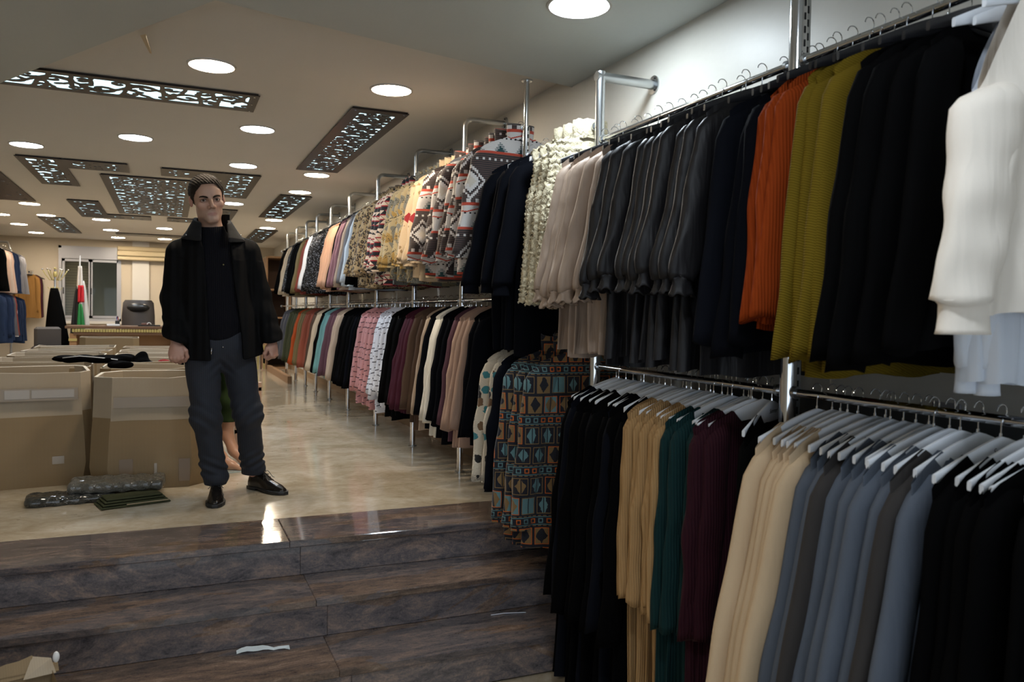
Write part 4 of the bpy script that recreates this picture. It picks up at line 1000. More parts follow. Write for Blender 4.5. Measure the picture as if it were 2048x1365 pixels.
# plastic wrapped bundles on the floor
def m_wrap(name, c, w_=.5):
    t = NT(name); n = t.noise(9, 6, None, .7, 2.5); v = t.noise(26, 4, None, .7, 2.0)
    t.base(t.mix((n > .60) * .55, c, (.34, .34, .33))); t.set(Roughness=.16 + v * .25); t.b.inputs['Coat Weight'].default_value = 1.0; t.b.inputs['Coat Roughness'].default_value = .08
    r1 = (n - .5).abs(); r2 = (v - .5).abs(); t.bump(r1 * 2 + r2, 1.0, .022); return t.m
M_WR = m_wrap('wrapped_dark', (.045, .047, .042)); M_WR2 = m_wrap('wrapped_grey', (.15, .145, .125))
def pack(name, cx, cy, z0, lx, ly, lz, rz, mat, label, wob=.0045):
    ca, sa = math.cos(rz), math.sin(rz)
    def fn(P):
        X = (P[:, 0] - cx) * ca + (P[:, 1] - cy) * sa; Y = -(P[:, 0] - cx) * sa + (P[:, 1] - cy) * ca; Z = P[:, 2] - z0 - lz
        q = np.stack([np.abs(X) - lx + .02, np.abs(Y) - ly + .02, np.abs(Z) - lz + .018], 1)
        d = np.linalg.norm(np.maximum(q, 0), axis=1) + np.minimum(q.max(1), 0) - .018
        return d + wob * np.sin(X * 25 + 2 * np.sin(Y * 23 + X * 9)) * np.sin(Y * 31 + 1.5 + X * 6) * (Z > -lz * .6) + wob * .7 * np.sin(X * 11 + Y * 8) + .004 * np.sin(X * 70 + 3 * np.sin(Y * 50))
    R_ = max(lx, ly) * 1.15 + .02
    o = sdf_obj(name, fn, (cx - R_, cy - R_, z0 - .01), (cx + R_, cy + R_, z0 + 2 * lz + .03), .008, mat); tag(o, label, 'package'); return o
pack('wrapped_bundle', -.47, 4.76, 0, .21, .10, .021, .10, M_WR, 'dark clothes bundle wrapped in clear plastic, lower left one')
pack('wrapped_bundle', -.25, 4.82, .043, .235, .12, .027, -.06, M_WR2, 'grey clothes bundle in clear plastic lying on top, before the right box')
t = empty('folded_trousers', (-.17, 4.60, 0), 'folded olive trousers lying on the floor under the plastic bundles', 'clothing', None, .28)
for i in range(4):
    g = G().box((-.17 + .012 * i, -.075 + .014 * i, .001 + i * .011), (.17 - .01 * i, .10, .010 + i * .011), .004); autosmooth(g.build('fold', CM['olive_dark'], t))
G().box((-.05, -.078, .012), (.16, -.070, .018), .002).build('seam', simple('seam_tan', (.30, .24, .15), .8), t)

# litter on the treads
g = G(); A = []; B = []
for i in range(11):
    u = i / 10; x = .25 + .20 * u; y = 3.262 - .02 * u + .012 * math.sin(5 * u); z = -.3285 + .006 * abs(math.sin(9 * u)); wd = .006 + .012 * math.sin(min(1, u * 1.3 + .1) * PI) + (.008 if u > .9 else 0)
    A.append((x, y - wd, z)); B.append((x, y + wd, z + .006))
g.loft([A, B], closed=False); o = g.build('paper_scrap', simple('paper_white', (.72, .78, .80), .5)); tag(o, 'crumpled white paper strip lying on the third stair tread', 'litter'); md = o.modifiers.new('s', 'SOLIDIFY'); md.thickness = .0012
o = G().tube([(1.34, 3.265, -.327), (1.40, 3.262, -.326), (1.46, 3.25, -.327), (1.50, 3.235, -.326)], .0022, 6).build('white_tie', simple('tie_white', (.7, .7, .8), .4), None, True); tag(o, 'thin white plastic tie on the third tread near the dresses', 'litter')

# wall socket
t = empty('wall_socket', (XW - .008, 1.55, .77), 'grey double power socket on the wall above the black gowns', 'socket')
G().box((-.008, -.045, -.035), (.0, .045, .035), .003).build('plate', simple('socket_grey', (.25, .25, .26), .5), t)
for yy in (-.016, .012): G().disc((0, 0), .004, 0, .002, 8).build('hole', M_DARKSLOT, t).location = (-.0095, yy, 0)
G().box((XW - .03, -.6, -.5), (XW - .008, 2.6, .77)).build('wall_panel', simple('grey_dado', (.07, .075, .08), .5))['kind'] = 'structure'

# ------------------------------------------------------------------ desk, chair, flag, coat stand, blind at the back
M_WOOD = m_card('dark_wood', (.075, .038, .020), (.12, .065, .036)); M_GOLD = simple('gold_band', (.42, .36, .14), .4, .4); M_LEATH = simple('brown_leather', (.030, .022, .020), .38); M_WOOD2 = m_card('mid_wood', (.22, .12, .055), (.30, .17, .085))
D = empty('office_desk', (-.80, 14.8, 0), 'dark wooden desk with a gold patterned band under its top', 'desk')
autosmooth(G().box((-.72, -.42, .70), (.98, .42, .745), .006).build('desk_top', M_WOOD, D))
G().box((-.60, -.40, .60), (.95, .38, .665)).build('apron', M_WOOD, D)
for k in range(38):
    o = G().box((0, -.012, 0), (.034, 0, .05), .004).build('gold_tile', M_GOLD, D); o.location = (-.62 + k * .040, -.402, .645)
for x in (-.66, .86):
    G().box((x, -.38, 0), (x + .10, .36, .62)).build('leg_panel', M_WOOD2, D); G().box((x - .01, -.395, .50), (x + .11, -.38, .54)).build('gold_strip', M_GOLD, D)
G().box((-.56, -.10, .08), (.86, -.08, .60)).build('modesty_panel', M_WOOD2, D)
ch = empty('office_chair', (-.50, 15.6, 0), 'brown leather high-back office chair behind the desk', 'chair')
autosmooth(G().loft([[(x * s, y0 + .05 * abs(x) * 2 + dy, z) for x, dy in ((-.27, 0), (-.2, -.03), (0, -.04), (.2, -.03), (.27, 0), (.2, .05), (0, .06), (-.2, .05))] for z, s, y0 in ((.50, .85, 0), (.62, 1.0, .02), (.9, 1.0, .05), (1.14, .93, .09), (1.19, .80, .10))], True, True).build('backrest', M_LEATH, ch))
G().ball((0, .0, 1.06), (.19, .06, .075)).build('head_cushion', simple('black_leather', (.012, .012, .013), .3), ch, True)
autosmooth(G().box((-.27, -.45, .40), (.27, .05, .51), .03).build('seat', M_LEATH, ch))
for s in (-1, 1): autosmooth(G().tube([(s * .27, 0, .52), (s * .31, -.08, .68), (s * .31, -.36, .68), (s * .27, -.38, .50)], .025, 8).build('armrest', M_LEATH, ch))
G().cyl((0, -.2, .08), (0, -.2, .42), .03).build('gas_lift', M_STEEL, ch)
for k in range(5):
    a = k * 2 * PI / 5; o = G().tube([(0, -.2, .10), (.28 * math.cos(a), -.2 + .28 * math.sin(a), .06)], .018, 6).build('base_arm', M_DARKSLOT, ch); G().ball((.28 * math.cos(a), -.2 + .28 * math.sin(a), .03), .028).build('caster', M_DARKSLOT, o, True)
ac = empty('guest_chair', (-1.66, 13.6, 0), 'dark grey low armchair beside the coat stand', 'chair', None, .5)
autosmooth(G().box((-.18, -.04, .42), (.18, .05, .74), .03).build('backrest', simple('dark_grey_cloth', (.05, .045, .045), .7), ac)); autosmooth(G().box((-.24, -.4, .36), (.24, 0, .46), .03).build('seat', M_LEATH, ac))
for s in (-1, 1):
    for y in (-.36, .0): G().cyl((s * .2, y, 0), (s * .2, y, .38), .012).build('leg', M_CHROME, ac)
# things on the desk
t = empty('pen_holder', (-.78, 14.6, .746), 'black pen holder with pens on the white papers', 'pen holder'); G().cyl((0, 0, 0), (0, 0, .085), .035, .035).build('cup', M_DARKSLOT, t)
for k in range(4): G().cyl((.01 * (k - 1.5), 0, .03), (.022 * (k - 1.5), .01, .15), .004).build('pen', simple('pen%d' % k, [(.5, .5, .5), (.05, .05, .3), (.4, .05, .05), (.6, .6, .6)][k], .4), t)
o = G().box((-.93, 14.48, .746), (-.74, 14.62, .775), .003).build('paper_stack', simple('papers', (.62, .66, .72), .6)); tag(o, 'white paper stack on the desk beside the pen holder', 'papers')
o = G().box((-.42, 14.5, .746), (-.30, 14.6, .80), .008).build('desk_calendar', simple('cal_brown', (.10, .04, .03), .6)); tag(o, 'small dark red object on the desk before the chair', 'desk item')
t = empty('laptop', (-.14, 14.6, .746), 'black laptop lid closed on the desk with a white ring mark', 'laptop'); G().box((-.17, -.11, 0), (.17, .11, .02), .004).build('shell', M_DARKSLOT, t)
g = G().tube([(.03 * math.cos(a), -.115, .03 + .03 * math.sin(a)) for a in np.linspace(0, PI, 9)], .006, 6); g.build('ring', simple('ring_white', (.6, .6, .6), .4), t); t.location.x = -.30
o = G().box((.05, 14.5, .746), (.18, 14.62, .80), .01).build('tissue_box', simple('pink_box', (.48, .24, .25), .7)); tag(o, 'small pink box on the right end of the desk', 'box')
# flag on a stand
fl = empty('flag_stand', (-1.40, 15.4, 0), 'furled flag of black, white, green with red triangle on a white pole', 'flag')
G().cyl((0, 0, 0), (0, 0, 1.93), .012).build('pole', simple('pole_white', (.6, .58, .55), .4), fl); G().disc((0, 0), .16, 0, .03).build('stand_base', M_GOLD, fl)
def drape(z0, z1, x0, x1, m, yo, name='cloth_stripe', tp=.35):
    g = G(); rings = []
    for i in range(12):
        v = i / 11; z = z1 + (z0 - z1) * v; k = tp + (1 - tp) * v ** .7
        rings.append([((x0 + (x1 - x0) * j / 8) * k, yo + .03 * math.sin(j * 1.7 + v * 2) * k, z) for j in range(9)])
    g.loft(rings, closed=False); o = g.build(name, m, fl, True); md = o.modifiers.new('s', 'SOLIDIFY'); md.thickness = .004
drape(.42, 1.40, -.16, -.02, simple('flag_black', (.012, .012, .012), .8), .0); drape(.42, 1.50, -.05, .17, simple('flag_white', (.58, .55, .50), .8), .03)
drape(1.13, 1.42, -.03, .07, simple('flag_red', (.50, .012, .02), .8), -.05, 'red_triangle', .8); drape(.42, 1.10, -.05, .10, simple('flag_green', (.015, .20, .05), .8), -.05, 'cloth_stripe', .3)
drape(1.36, 1.75, -.045, .045, simple('tassel_white', (.62, .56, .50), .8), -.01, 'white_cord_wrap', .6)
# coat stand with black coat
cs = empty('coat_stand', (-1.78, 15.5, 0), 'brass and chrome coat stand left of the window', 'coat stand')
G().cyl((0, 0, .03), (0, 0, 1.68), .018).build('pole', M_CHROME, cs); G().disc((0, 0), .17, 0, .03).build('base', M_CHROME, cs); G().ball((0, 0, 1.60), (.035, .035, .06)).build('finial', M_GOLD, cs, True); G().ball((0, 0, 1.70), .022).build('knob', M_GOLD, cs, True)
for k in range(6):
    a = k * PI / 3; c, s = math.cos(a), math.sin(a)
    o = G().tube([(0, 0, 1.52), (.08 * c, .08 * s, 1.50), (.15 * c, .15 * s, 1.60), (.19 * c, .19 * s, 1.68)], .008, 6).build('hook', M_GOLD, cs, True); G().ball((.19 * c, .19 * s, 1.68), .016, 8, 6).build('hook_ball', M_CHROME, o, True)
    G().tube([(0, 0, 1.40), (.07 * c, .07 * s, 1.33), (.11 * c, .11 * s, 1.38)], .006, 6).build('lower_hook', M_GOLD, cs, True)
g = G(); rings = []
for i in range(16):
    v = i / 15; z = 1.36 - .98 * v; r = .05 + .13 * v ** .8
    rings.append([(r * math.cos(a) * (1 + .15 * math.sin(5 * a)) + .04 * v, -.06 + r * .6 * math.sin(a), z) for a in [2 * PI * j / 24 for j in range(24)]])
o = g.loft(rings, True, True).build('long_coat', CM['black'], None, True, (-1.78, 15.42, 0)); tag(o, 'long black coat hanging on the brass coat stand', 'coat')
# blind cassette
t = empty('roller_blind', (-.49, YB - .10, 2.08), 'beige roller blind cassette on the back wall right of the window', 'blind'); mb = simple('blind_beige', (.52, .43, .27), .6)
for z0, z1, y in ((.08, .17, -.08), (-.02, .08, -.10), (-.10, -.02, -.07)): autosmooth(G().box((-.43, y, z0), (.43, .05, z1), .015).build('casing', mb, t))
# far cabinet on the right
cb = empty('shelf_cabinet', (1.80, 14.9, 0), 'brown wooden shelf cabinet at the far end of the clothes rack', 'cabinet')
G().box((-.22, -.3, 0), (-.19, .5, 2.0)).build('side_panel', M_WOOD2, cb); G().box((.19, -.3, 0), (.21, .5, 2.0)).build('side_panel', M_WOOD2, cb); G().box((-.22, .48, 0), (.21, .5, 2.0)).build('back_panel', M_WOOD, cb)
for z in (0, .35, .9, 1.4, 1.98): G().box((-.19, -.3, z), (.19, .48, z + .03)).build('shelf', M_WOOD2, cb)
rb = empty('radiator_grille', (1.58, 14.3, 0), 'low slatted wooden grille beside the far cabinet', 'grille')
for k in range(7): G().box((0, 0, 0), (.025, .03, .42)).build('slat', M_GOLD if k % 2 else M_WOOD, rb).location = (-.32 + k * .05, 0, .02)
o = G().box((1.56, 11.6, 0), (1.62, 14.2, .10)).build('wood_plinth', M_WOOD2); tag(o, 'low brown wooden plinth board on the floor under the far rack', 'plinth')

# ------------------------------------------------------------------ left far rack (same kind of rack, seen at the left edge)
XL = -2.62
def rackpost_left(y, label):
    t = empty('rack_post', (XL, y, 0), label, 'rack post')
    autosmooth(G().tube([(0, 0, 0), (0, 0, 2.05), (-.05, 0, 2.2), (-.5, 0, 2.22)], .022, 12).build('bent_pipe', M_STEEL, t))
rackpost_left(16.75, 'bent steel rack post at the end of the left rack'); rackpost_left(14.6, 'bent steel rack post inside the left rack')
rail(14.2, 16.7, 2.08, 'upper rail of the left rack', XL); rail(14.2, 16.7, 1.32, 'lower rail of the left rack', XL)
def hl(y0, y1, n, mats, desc, tier, z, style='far'): hang(y0, y1, n, style, mats, 'long_sleeve_top', desc, tier, z, joined=True, hk='slim', x=XL, wide=1.15)
rail(16.9, 17.27, 1.70, 'short rail at the back wall left of the coat stand', -2.36)
hl(14.9, 14.5, 3, 'black', 'black top at the left picture edge', 'of the upper left rack', 2.08)
hl(15.5, 14.95, 4, ['oatmeal', 'blush'], 'oatmeal or blush shirt', 'on the upper left rack', 2.08)
hl(15.85, 15.55, 2, 'denim', 'blue denim shirt', 'on the upper left rack', 2.08)
hl(16.5, 15.9, 4, 'pale_grey', 'pale grey denim jacket', 'on the upper left rack', 2.08)
hl(15.3, 14.4, 5, 'denim', 'dark blue jeans', 'on the lower left rack', 1.32, 'far_low_long')
hl(15.8, 15.35, 3, ['white_cool', 'red_rust', 'grey'], 'white, red or grey blouse', 'on the lower left rack', 1.32, 'far_low')
hl(16.6, 15.85, 4, 'denim', 'navy jeans at the rack end', 'on the lower left rack', 1.28, 'far_low_long')
for i, (nm, y, mt, lb, L) in enumerate((('yellow', 17.0, 'yellow', 'yellow long top hanging on the back wall', 0), ('wine', 17.1, 'wine', 'wine red long top hanging beside the yellow one', 0), ('brown', 17.18, 'brown', 'brown long top hanging nearest the back wall', 0))):
    hang(y, y, 1, 'far_low_long', mt, 'long_sleeve_top', lb, 'at left', 1.70, joined=True, hk='slim', x=-2.38 + .02 * i, wide=.8)

# ------------------------------------------------------------------ mannequin legs behind the man
M_MANN = simple('mannequin_skin', (.56, .31, .20), .30)
mq = empty('mannequin', (.30, 5.42, 0), 'flesh coloured leg mannequin in green cropped trousers behind the man', 'mannequin')
def fn(P):
    d = chain(P, [(-.09, 0, .80), (-.085, .0, .45), (-.03, .04, .16), (.01, .0, .09)], [.075, .052, .036, .034], .03)
    d = smin(d, chain(P, [(.01, .02, .075), (.07, -.07, .035), (.12, -.12, .022)], [.034, .030, .018], .02, 1, 1), .03)
    e = chain(P, [(.09, .12, .80), (.08, .12, .45), (.06, .16, .20), (.09, .13, .12)], [.075, .052, .036, .034], .03)
    e = smin(e, chain(P, [(.10, .12, .09), (.15, .05, .05), (.20, -.01, .022)], [.034, .030, .018], .02), .03)
    return smin(smin(d, e, .01), s_ell(P, (0, .06, .86), (.15, .12, .13)), .05)
sdf_obj('legs_body', fn, (-.22, -.2, -.01), (.3, .26, 1.02), .008, M_MANN, mq)
def fn(P):
    w = .004 * np.sin(P[:, 2] * 40 + P[:, 0] * 20)
    d = chain(P, [(-.09, 0, .80), (-.085, .0, .45), (-.05, .03, .25)], [.090, .072, .062], .03)
    e = chain(P, [(.09, .12, .80), (.08, .12, .45), (.07, .14, .32)], [.090, .072, .062], .03)
    d = smin(smin(d, e, .01), s_ell(P, (0, .06, .86), (.165, .135, .14)), .05) + w
    return np.maximum(d, np.where(P[:, 0] < .0, .23, .29) - P[:, 2])
sdf_obj('green_trousers', fn, (-.24, -.2, .18), (.3, .28, 1.03), .008, CM['green_trouser'], mq)
G().disc((.05, -.0), .16, 0, .008, 28).build('glass_base', simple('pale_glass', (.45, .52, .50), .1), mq)
rk = empty('wooden_hanger_rack', (.52, 5.9, 0), 'small pale wooden rack behind the mannequin feet', 'rack')
for k in range(5): G().box((-.09, -.02, .06 + k * .10), (.09, .02, .085 + k * .10)).build('rung', simple('pale_wood%d' % k, (.48, .30, .20), .5), rk)
for x in (-.09, .07): G().box((x, -.02, 0), (x + .02, .02, .52)).build('upright', simple('pale_wood_u%.0f' % (x * 100), (.48, .30, .20), .5), rk)

# ------------------------------------------------------------------ the man
man = empty('person', (0, 0, 0), 'man with short dark hair in black jacket and pinstripe trousers, standing beside the boxes', 'person')
HC = np.array([.187, 4.47, 1.602])     # head centre at eye height
a_, b_, c_ = math.radians(-9), math.radians(4), math.radians(6)   # roll, pitch down, yaw
Ry = np.array([[math.cos(a_), 0, math.sin(a_)], [0, 1, 0], [-math.sin(a_), 0, math.cos(a_)]])
Rx = np.array([[1, 0, 0], [0, math.cos(b_), -math.sin(b_)], [0, math.sin(b_), math.cos(b_)]])
Rz = np.array([[math.cos(c_), -math.sin(c_), 0], [math.sin(c_), math.cos(c_), 0], [0, 0, 1]])
RH = Rz @ Ry @ Rx; HS = 1.06
def to_head(P): return (P - HC) @ RH / HS      # head local: x photo right, y towards back, z up  (front is -y)
def from_head(p): return HC + RH @ (np.array(p) * HS)
def head_sdf(P):
    q = to_head(P); ax = np.abs(q[:, 0]); m = np.stack([ax, q[:, 1], q[:, 2]], 1)
    d = s_ell(m, (0, .018, .045), (.075, .095, .082))
    d = smin(d, s_ell(m, (0, -.020, -.030), (.0565, .064, .081)), .03)
    d = smin(d, s_ell(m, (0, -.030, .045), (.060, .055, .050)), .03)
    d = smin(d, s_cap(m, (.0, -.066, -.089), (.010, -.062, -.091), .0175), .022)
    d = smin(d, s_ell(m, (.040, .000, -.052), (.013, .026, .024)), .025)
    d = smin(d, s_ell(m, (.046, -.052, -.018), (.018, .018, .016)), .022)
    d = smin(d, s_cap(m, (.012, -.079, .021), (.044, -.066, .024), .0095, .007), .012)
    d = smin(d, s_cap(m, (0, -.080, .014), (0, -.103, -.027), .0075, .0108), .010)
    d = smin(d, s_ell(m, (.0132, -.088, -.032), (.0088, .012, .008)), .006)
    d = smax(d, -s_ell(m, (.031, -.094, .006), (.017, .024, .0125)), .012)
    lid = s_ell(m, (.0315, -.066, .004), (.0155, .0140, .0125)); slit = s_ell(m, (.0315, -.084, .0035), (.0125, .03, .0036))
    d = smin(d, np.maximum(lid, -slit), .003)
    # mouth
    mo = s_cap(m, (0, -.0790, -.0595), (.025, -.0685, -.0625), .0038, .0022); d = smin(d, mo, .005)
    mo = s_cap(m, (0, -.0775, -.0685), (.019, -.0705, -.0670), .0045, .0026); d = smin(d, mo, .005)
    d = smax(d, -s_cap(m, (0, -.0855, -.0640), (.024, -.0755, -.0652), .0022, .0016), .003)
    d = smax(d, -s_cap(m, (.0, -.0880, -.0785), (.012, -.0855, -.0785), .0050), .008)
    d = smax(d, -s_ell(m, (.006, -.097, -.0405), (.003, .006, .0035)), .002)
    # nasolabial fold
    d = smax(d, -s_cap(m, (.021, -.0865, -.034), (.030, -.0755, -.055), .0020), .006)
    # ear
    e = s_ell(m, (.077, .014, .006), (.009, .016, .028)); e = smax(e, -s_ell(m, (.087, .006, .009), (.009, .009, .017)), .004)
    d = smin(d, e, .006)
    d = smax(d, -s_ell(m, (.085, -.035, .04), (.012, .03, .03)), .02)
    return d * HS * .9
sh = {'R': [(.052, 4.53, 1.325), (.030, 4.55, 1.10), (.035, 4.47, .905), (.035, 4.43, .855)], 'L': [(.392, 4.53, 1.345), (.452, 4.55, 1.13), (.512, 4.50, .905), (.523, 4.48, .86)]}
LEG = {'R': [(.165, 4.52, .83), (.182, 4.48, .47), (.236, 4.565, .10)], 'L': [(.335, 4.55, .83), (.400, 4.55, .47), (.447, 4.735, .11)]}
# hands ------------------------------------------------------------
def hand_sdf(P, W, s, down, fwd, side, curl, scale=1.0):
    """W wrist, down = direction of the hand, fwd = palm-back normal (knuckle side), side = towards the thumb"""
    B = np.stack([side, fwd, down]); q = (P - np.array(W)) @ B.T / scale           # q: x thumb side, y back of hand, z along the hand
    d = s_cap(q, (0, 0, -.03), (0, .0, .012), .026, .026, 1, .80)
    pal = s_ell(q, (0, .002, .052), (.040, .0165, .046)); d = smin(d, pal, .02)
    for i, x in enumerate((.030, .0105, -.0095, -.028)):
        L1, L2, L3 = [(.036, .024, .018), (.040, .026, .019), (.037, .025, .018), (.030, .019, .016)][i]; r = (.0096, .0100, .0094, .0084)[i]; cc = curl[i]
        k0 = np.array([x * .95, .006, .082 - .004 * abs(i - 1)]); a = cc * .95; p1 = k0 + L1 * np.array([x * .12, -math.sin(a), math.cos(a)]); a += cc * 1.15; p2 = p1 + L2 * np.array([0, -math.sin(a), math.cos(a)]); a += cc * .75; p3 = p2 + L3 * np.array([0, -math.sin(a), math.cos(a)])
        f = chain(q, [(x * .7, .004, .05), k0, p1, p2, p3], [r * .9, r * 1.10, r, r * .93, r * .80], .004)
        d = smin(d, f, .0035)
    th = chain(q, [(.022, -.008, .015), (.042, -.014, .040), (.046, -.028, .068), (.034, -.040, .086)], [.015, .013, .0105, .0090], .006)
    return smin(d, th, .006) * scale
def nrm(v): return np.array(v, float) / np.linalg.norm(v)
def basis(down, fwd):
    d = nrm(down); f = np.array(fwd, float); f = nrm(f - d * (f @ d)); return d, f, np.cross(f, d)
dR, fR_, sR = basis((.03, -.25, -1), (-.20, -1, .15)); dL, fL_, sL = basis((.02, -.12, -1), (.75, -.65, .1))
if sR[0] < 0: sR = -sR
if sL[0] > 0: sL = -sL
def body_sdf(P):
    d = head_sdf(P)
    nk = chain(P, [from_head((0, .030, -.05)), (.212, 4.525, 1.44), (.215, 4.54, 1.36)], [.056, .058, .075], .02); d = smin(d, nk, .022)
    t = s_ell(P, (.215, 4.54, 1.24), (.165, .105, .19)); t = smin(t, s_ell(P, (.235, 4.54, .95), (.145, .10, .17)), .08)
    d = smin(d, t, .05)
    for k in 'RL':
        A = sh[k]; d = smin(d, chain(P, A[:3], [.055, .040, .029], .03), .04)
        L = LEG[k]; d = smin(d, chain(P, L, [.085, .055, .036], .04), .05)
    d = smin(d, hand_sdf(P, sh['R'][3], 1, dR, fR_, sR, (1.35, 1.35, 1.3, 1.25), 1.0), .012)
    d = smin(d, hand_sdf(P, sh['L'][3], 1, dL, fL_, sL, (1.2, 1.25, 1.3, 1.3), .92), .012)
    return d
def skin_col(vs):
    c = np.tile(np.array([.50, .31, .225]), (len(vs), 1)); q = to_head(vs); m = np.stack([np.abs(q[:, 0]), q[:, 1], q[:, 2]], 1)
    def blend(mask, col, k=1.0):
        w = np.clip(mask, 0, 1)[:, None] * k; c[:] = c * (1 - w) + np.array(col) * w
    hd = (q[:, 2] > -.14) & (np.abs(q[:, 0]) < .12)
    blend(hd * (1 - s_ell(m, (.0, -.06, -.078), (.06, .05, .042)) / .012), (.36, .26, .215), .50)      # shaved beard
    blend(hd * (1 - s_ell(m, (.035, -.085, -.02), (.02, .03, .02)) / .02), (.50, .235, .165), .35)
    blend(hd * (-s_ell(m, (0, -.079, -.0645), (.0245, .02, .0092)) / .003 + .3), (.36, .16, .14), .75)
    blend(hd * (1 - s_ell(m, (.0315, -.08, .003), (.019, .02, .009)) / .006), (.17, .09, .065), .75)  # eye socket shade painted into the skin colour
    blend(hd * (1 - s_ell(m, (.085, .01, -.005), (.02, .02, .03)) / .01), (.52, .24, .19), .6)
    blend(1 * (vs[:, 2] < .9), (.52, .27, .21), .6)
    return c
t = NT('skin'); at = t.n('ShaderNodeVertexColor'); at.layer_name = 'tint'; t.base(t.mix(t.noise(35, 4) * .35, at.outputs['Color'], (.36, .17, .11)))
t.set(Roughness=.46, Subsurface_Weight=.08); t.b.inputs['Subsurface Radius'].default_value = (.02, .008, .004); t.b.inputs['Subsurface Scale'].default_value = .5; M_SKIN = t.m
body = sdf_obj('body', body_sdf, (-.08, 4.30, .02), (.62, 4.85, 1.76), .0035, M_SKIN, man, skin_col)
M_EYE = simple('eye_white', (.40, .37, .34), .15); M_IRIS = simple('iris_brown', (.030, .014, .008), .08); M_PUP = simple('pupil', (.004, .004, .004), .05)
for s in (-1, 1):
    c = from_head((s * .0315, -.0660, .0035)); r = .0122 * HS
    e = G().ball(c, r, 20, 14).build('eyeball', M_EYE, body, True)
    gz = nrm(RH @ np.array([-.10, -1, .04])); ci = c + gz * r * .72
    G().ball(ci, .0064, 14, 10).build('iris', M_IRIS, e, True); G().ball(c + gz * r * .99, .0024, 10, 8).build('pupil', M_PUP, e, True)
t = NT('hair_dark'); n = t.noise(160, 4, None, .7, .5); t.base(t.mix(n, (.008, .006, .004), (.032, .020, .013))); t.set(Roughness=.7); t.b.inputs['Specular IOR Level'].default_value = .2; t.bump(n, .8, .004); M_HAIR = t.m
def hair_sdf(P):
    q = to_head(P); m = np.stack([np.abs(q[:, 0]), q[:, 1], q[:, 2]], 1)
    d = s_ell(m, (0, .020, .050), (.082, .102, .087)) ; d = smin(d, s_ell(m, (0, -.028, .062), (.064, .058, .054)), .03)
    n = .0010 * np.sin(q[:, 0] * 190 + 3 * np.sin(q[:, 1] * 90)) * np.sin(q[:, 1] * 170 + q[:, 2] * 60) + .0012 * np.sin(q[:, 0] * 420 + q[:, 2] * 300)
    front = (m[:, 1] + .040) + (.085 - m[:, 2]) * .85 + np.clip(m[:, 0] - .03, 0, 1) * .9 * (m[:, 2] < .08) - .020 - np.clip(.020 - m[:, 0], 0, 1) * .35  # keep where front>0
    cut = np.where(m[:, 2] > .055, -(m[:, 1] + .078 - .022 * np.exp(-((m[:, 0] - .038) / .014) ** 2) * -1 + (m[:, 2] - .095) * 1.2), -(m[:, 1] + .012 + np.clip(m[:, 0] - .071, -1, 0) * 0))
    side = -(m[:, 1] + .028) * 1.0                                       # sideburn front limit
    line = .082 - 1.15 * np.clip(m[:, 0] - .030, 0, 1) - 1.6 * np.clip(m[:, 0] - .058, 0, 1) # hairline height on the front
    fr_ = np.where(m[:, 1] < -.018, line - m[:, 2], -.05)
    back = np.where(m[:, 1] > .03, -.045 - m[:, 2], np.where(m[:, 1] > -.018, -.005 - .8 * np.clip(m[:, 1] + .0, 0, 1) - m[:, 2], -.1))
    return np.maximum(np.maximum(d + n, fr_ * .6), back * .8) * HS * .9
sdf_obj('hair', hair_sdf, HC - .16, HC + .16, .0026, M_HAIR, body)
for s in (-1, 1):
    pts = [from_head((s * x, -y, z)) for x, y, z in ((.0125, .0890, .0150), (.021, .0880, .0190), (.032, .0825, .0225), (.043, .0755, .0225), (.0485, .0705, .0200))]
    o = G().tube(pts, [.0036, .0052, .0050, .0040, .0026], 8, True, .9).build('eyebrow', M_HAIR, body, True)
    pts = [from_head((s * x, -y, z)) for x, y, z in ((.0195, .0800, .0055), (.0260, .0845, .0098), (.0340, .0840, .0100), (.0440, .0755, .0060))]
    G().tube(pts, .0011, 6).build('eyelid_line', M_HAIR, body, True)
# sweater
def sweater_sdf(P):
    t = s_ell(P, (.22, 4.535, 1.24), (.180, .122, .215)); t = smin(t, s_ell(P, (.240, 4.535, .97), (.166, .140, .22)), .08)
    nk = s_cap(P, (.196, 4.508, 1.505), (.215, 4.53, 1.36), .068, .092); t = smin(t, nk, .03)
    for k in 'RL': t = smin(t, s_cap(P, sh[k][0], sh[k][1], .06, .05), .05)
    t += .0015 * np.sin(P[:, 2] * 60 + 8 * P[:, 0])
    a = to_head(P); cut = (P[:, 2] - 1.478) - (P[:, 0] - .2) * .10 + (P[:, 1] - 4.51) * -.18
    hole = s_cap(P, (.197, 4.508, 1.56), (.212, 4.52, 1.38), .060, .058)
    t = smax(smax(t, cut, .008), -hole, .004)
    return np.maximum(t, .825 - P[:, 2])
t = NT('black_knit'); x, y, z = t.xyz(); r = (x * 620.).sin(); t.base((.0055, .0055, .008)); t.set(Roughness=.95); t.b.inputs['Specular IOR Level'].default_value = .15; t.bump(r, .6, .002); M_KNIT = t.m
sw = sdf_obj('sweater', sweater_sdf, (-.03, 4.37, .80), (.47, 4.70, 1.52), .005, M_KNIT, man)
G().ball((.262, 4.408, .838), .0045, 8, 6).build('zip_pull', M_CHROME, sw, True); G().ball((.262, 4.405, 1.27), .004, 8, 6).build('small_badge', M_GOLD, sw, True)
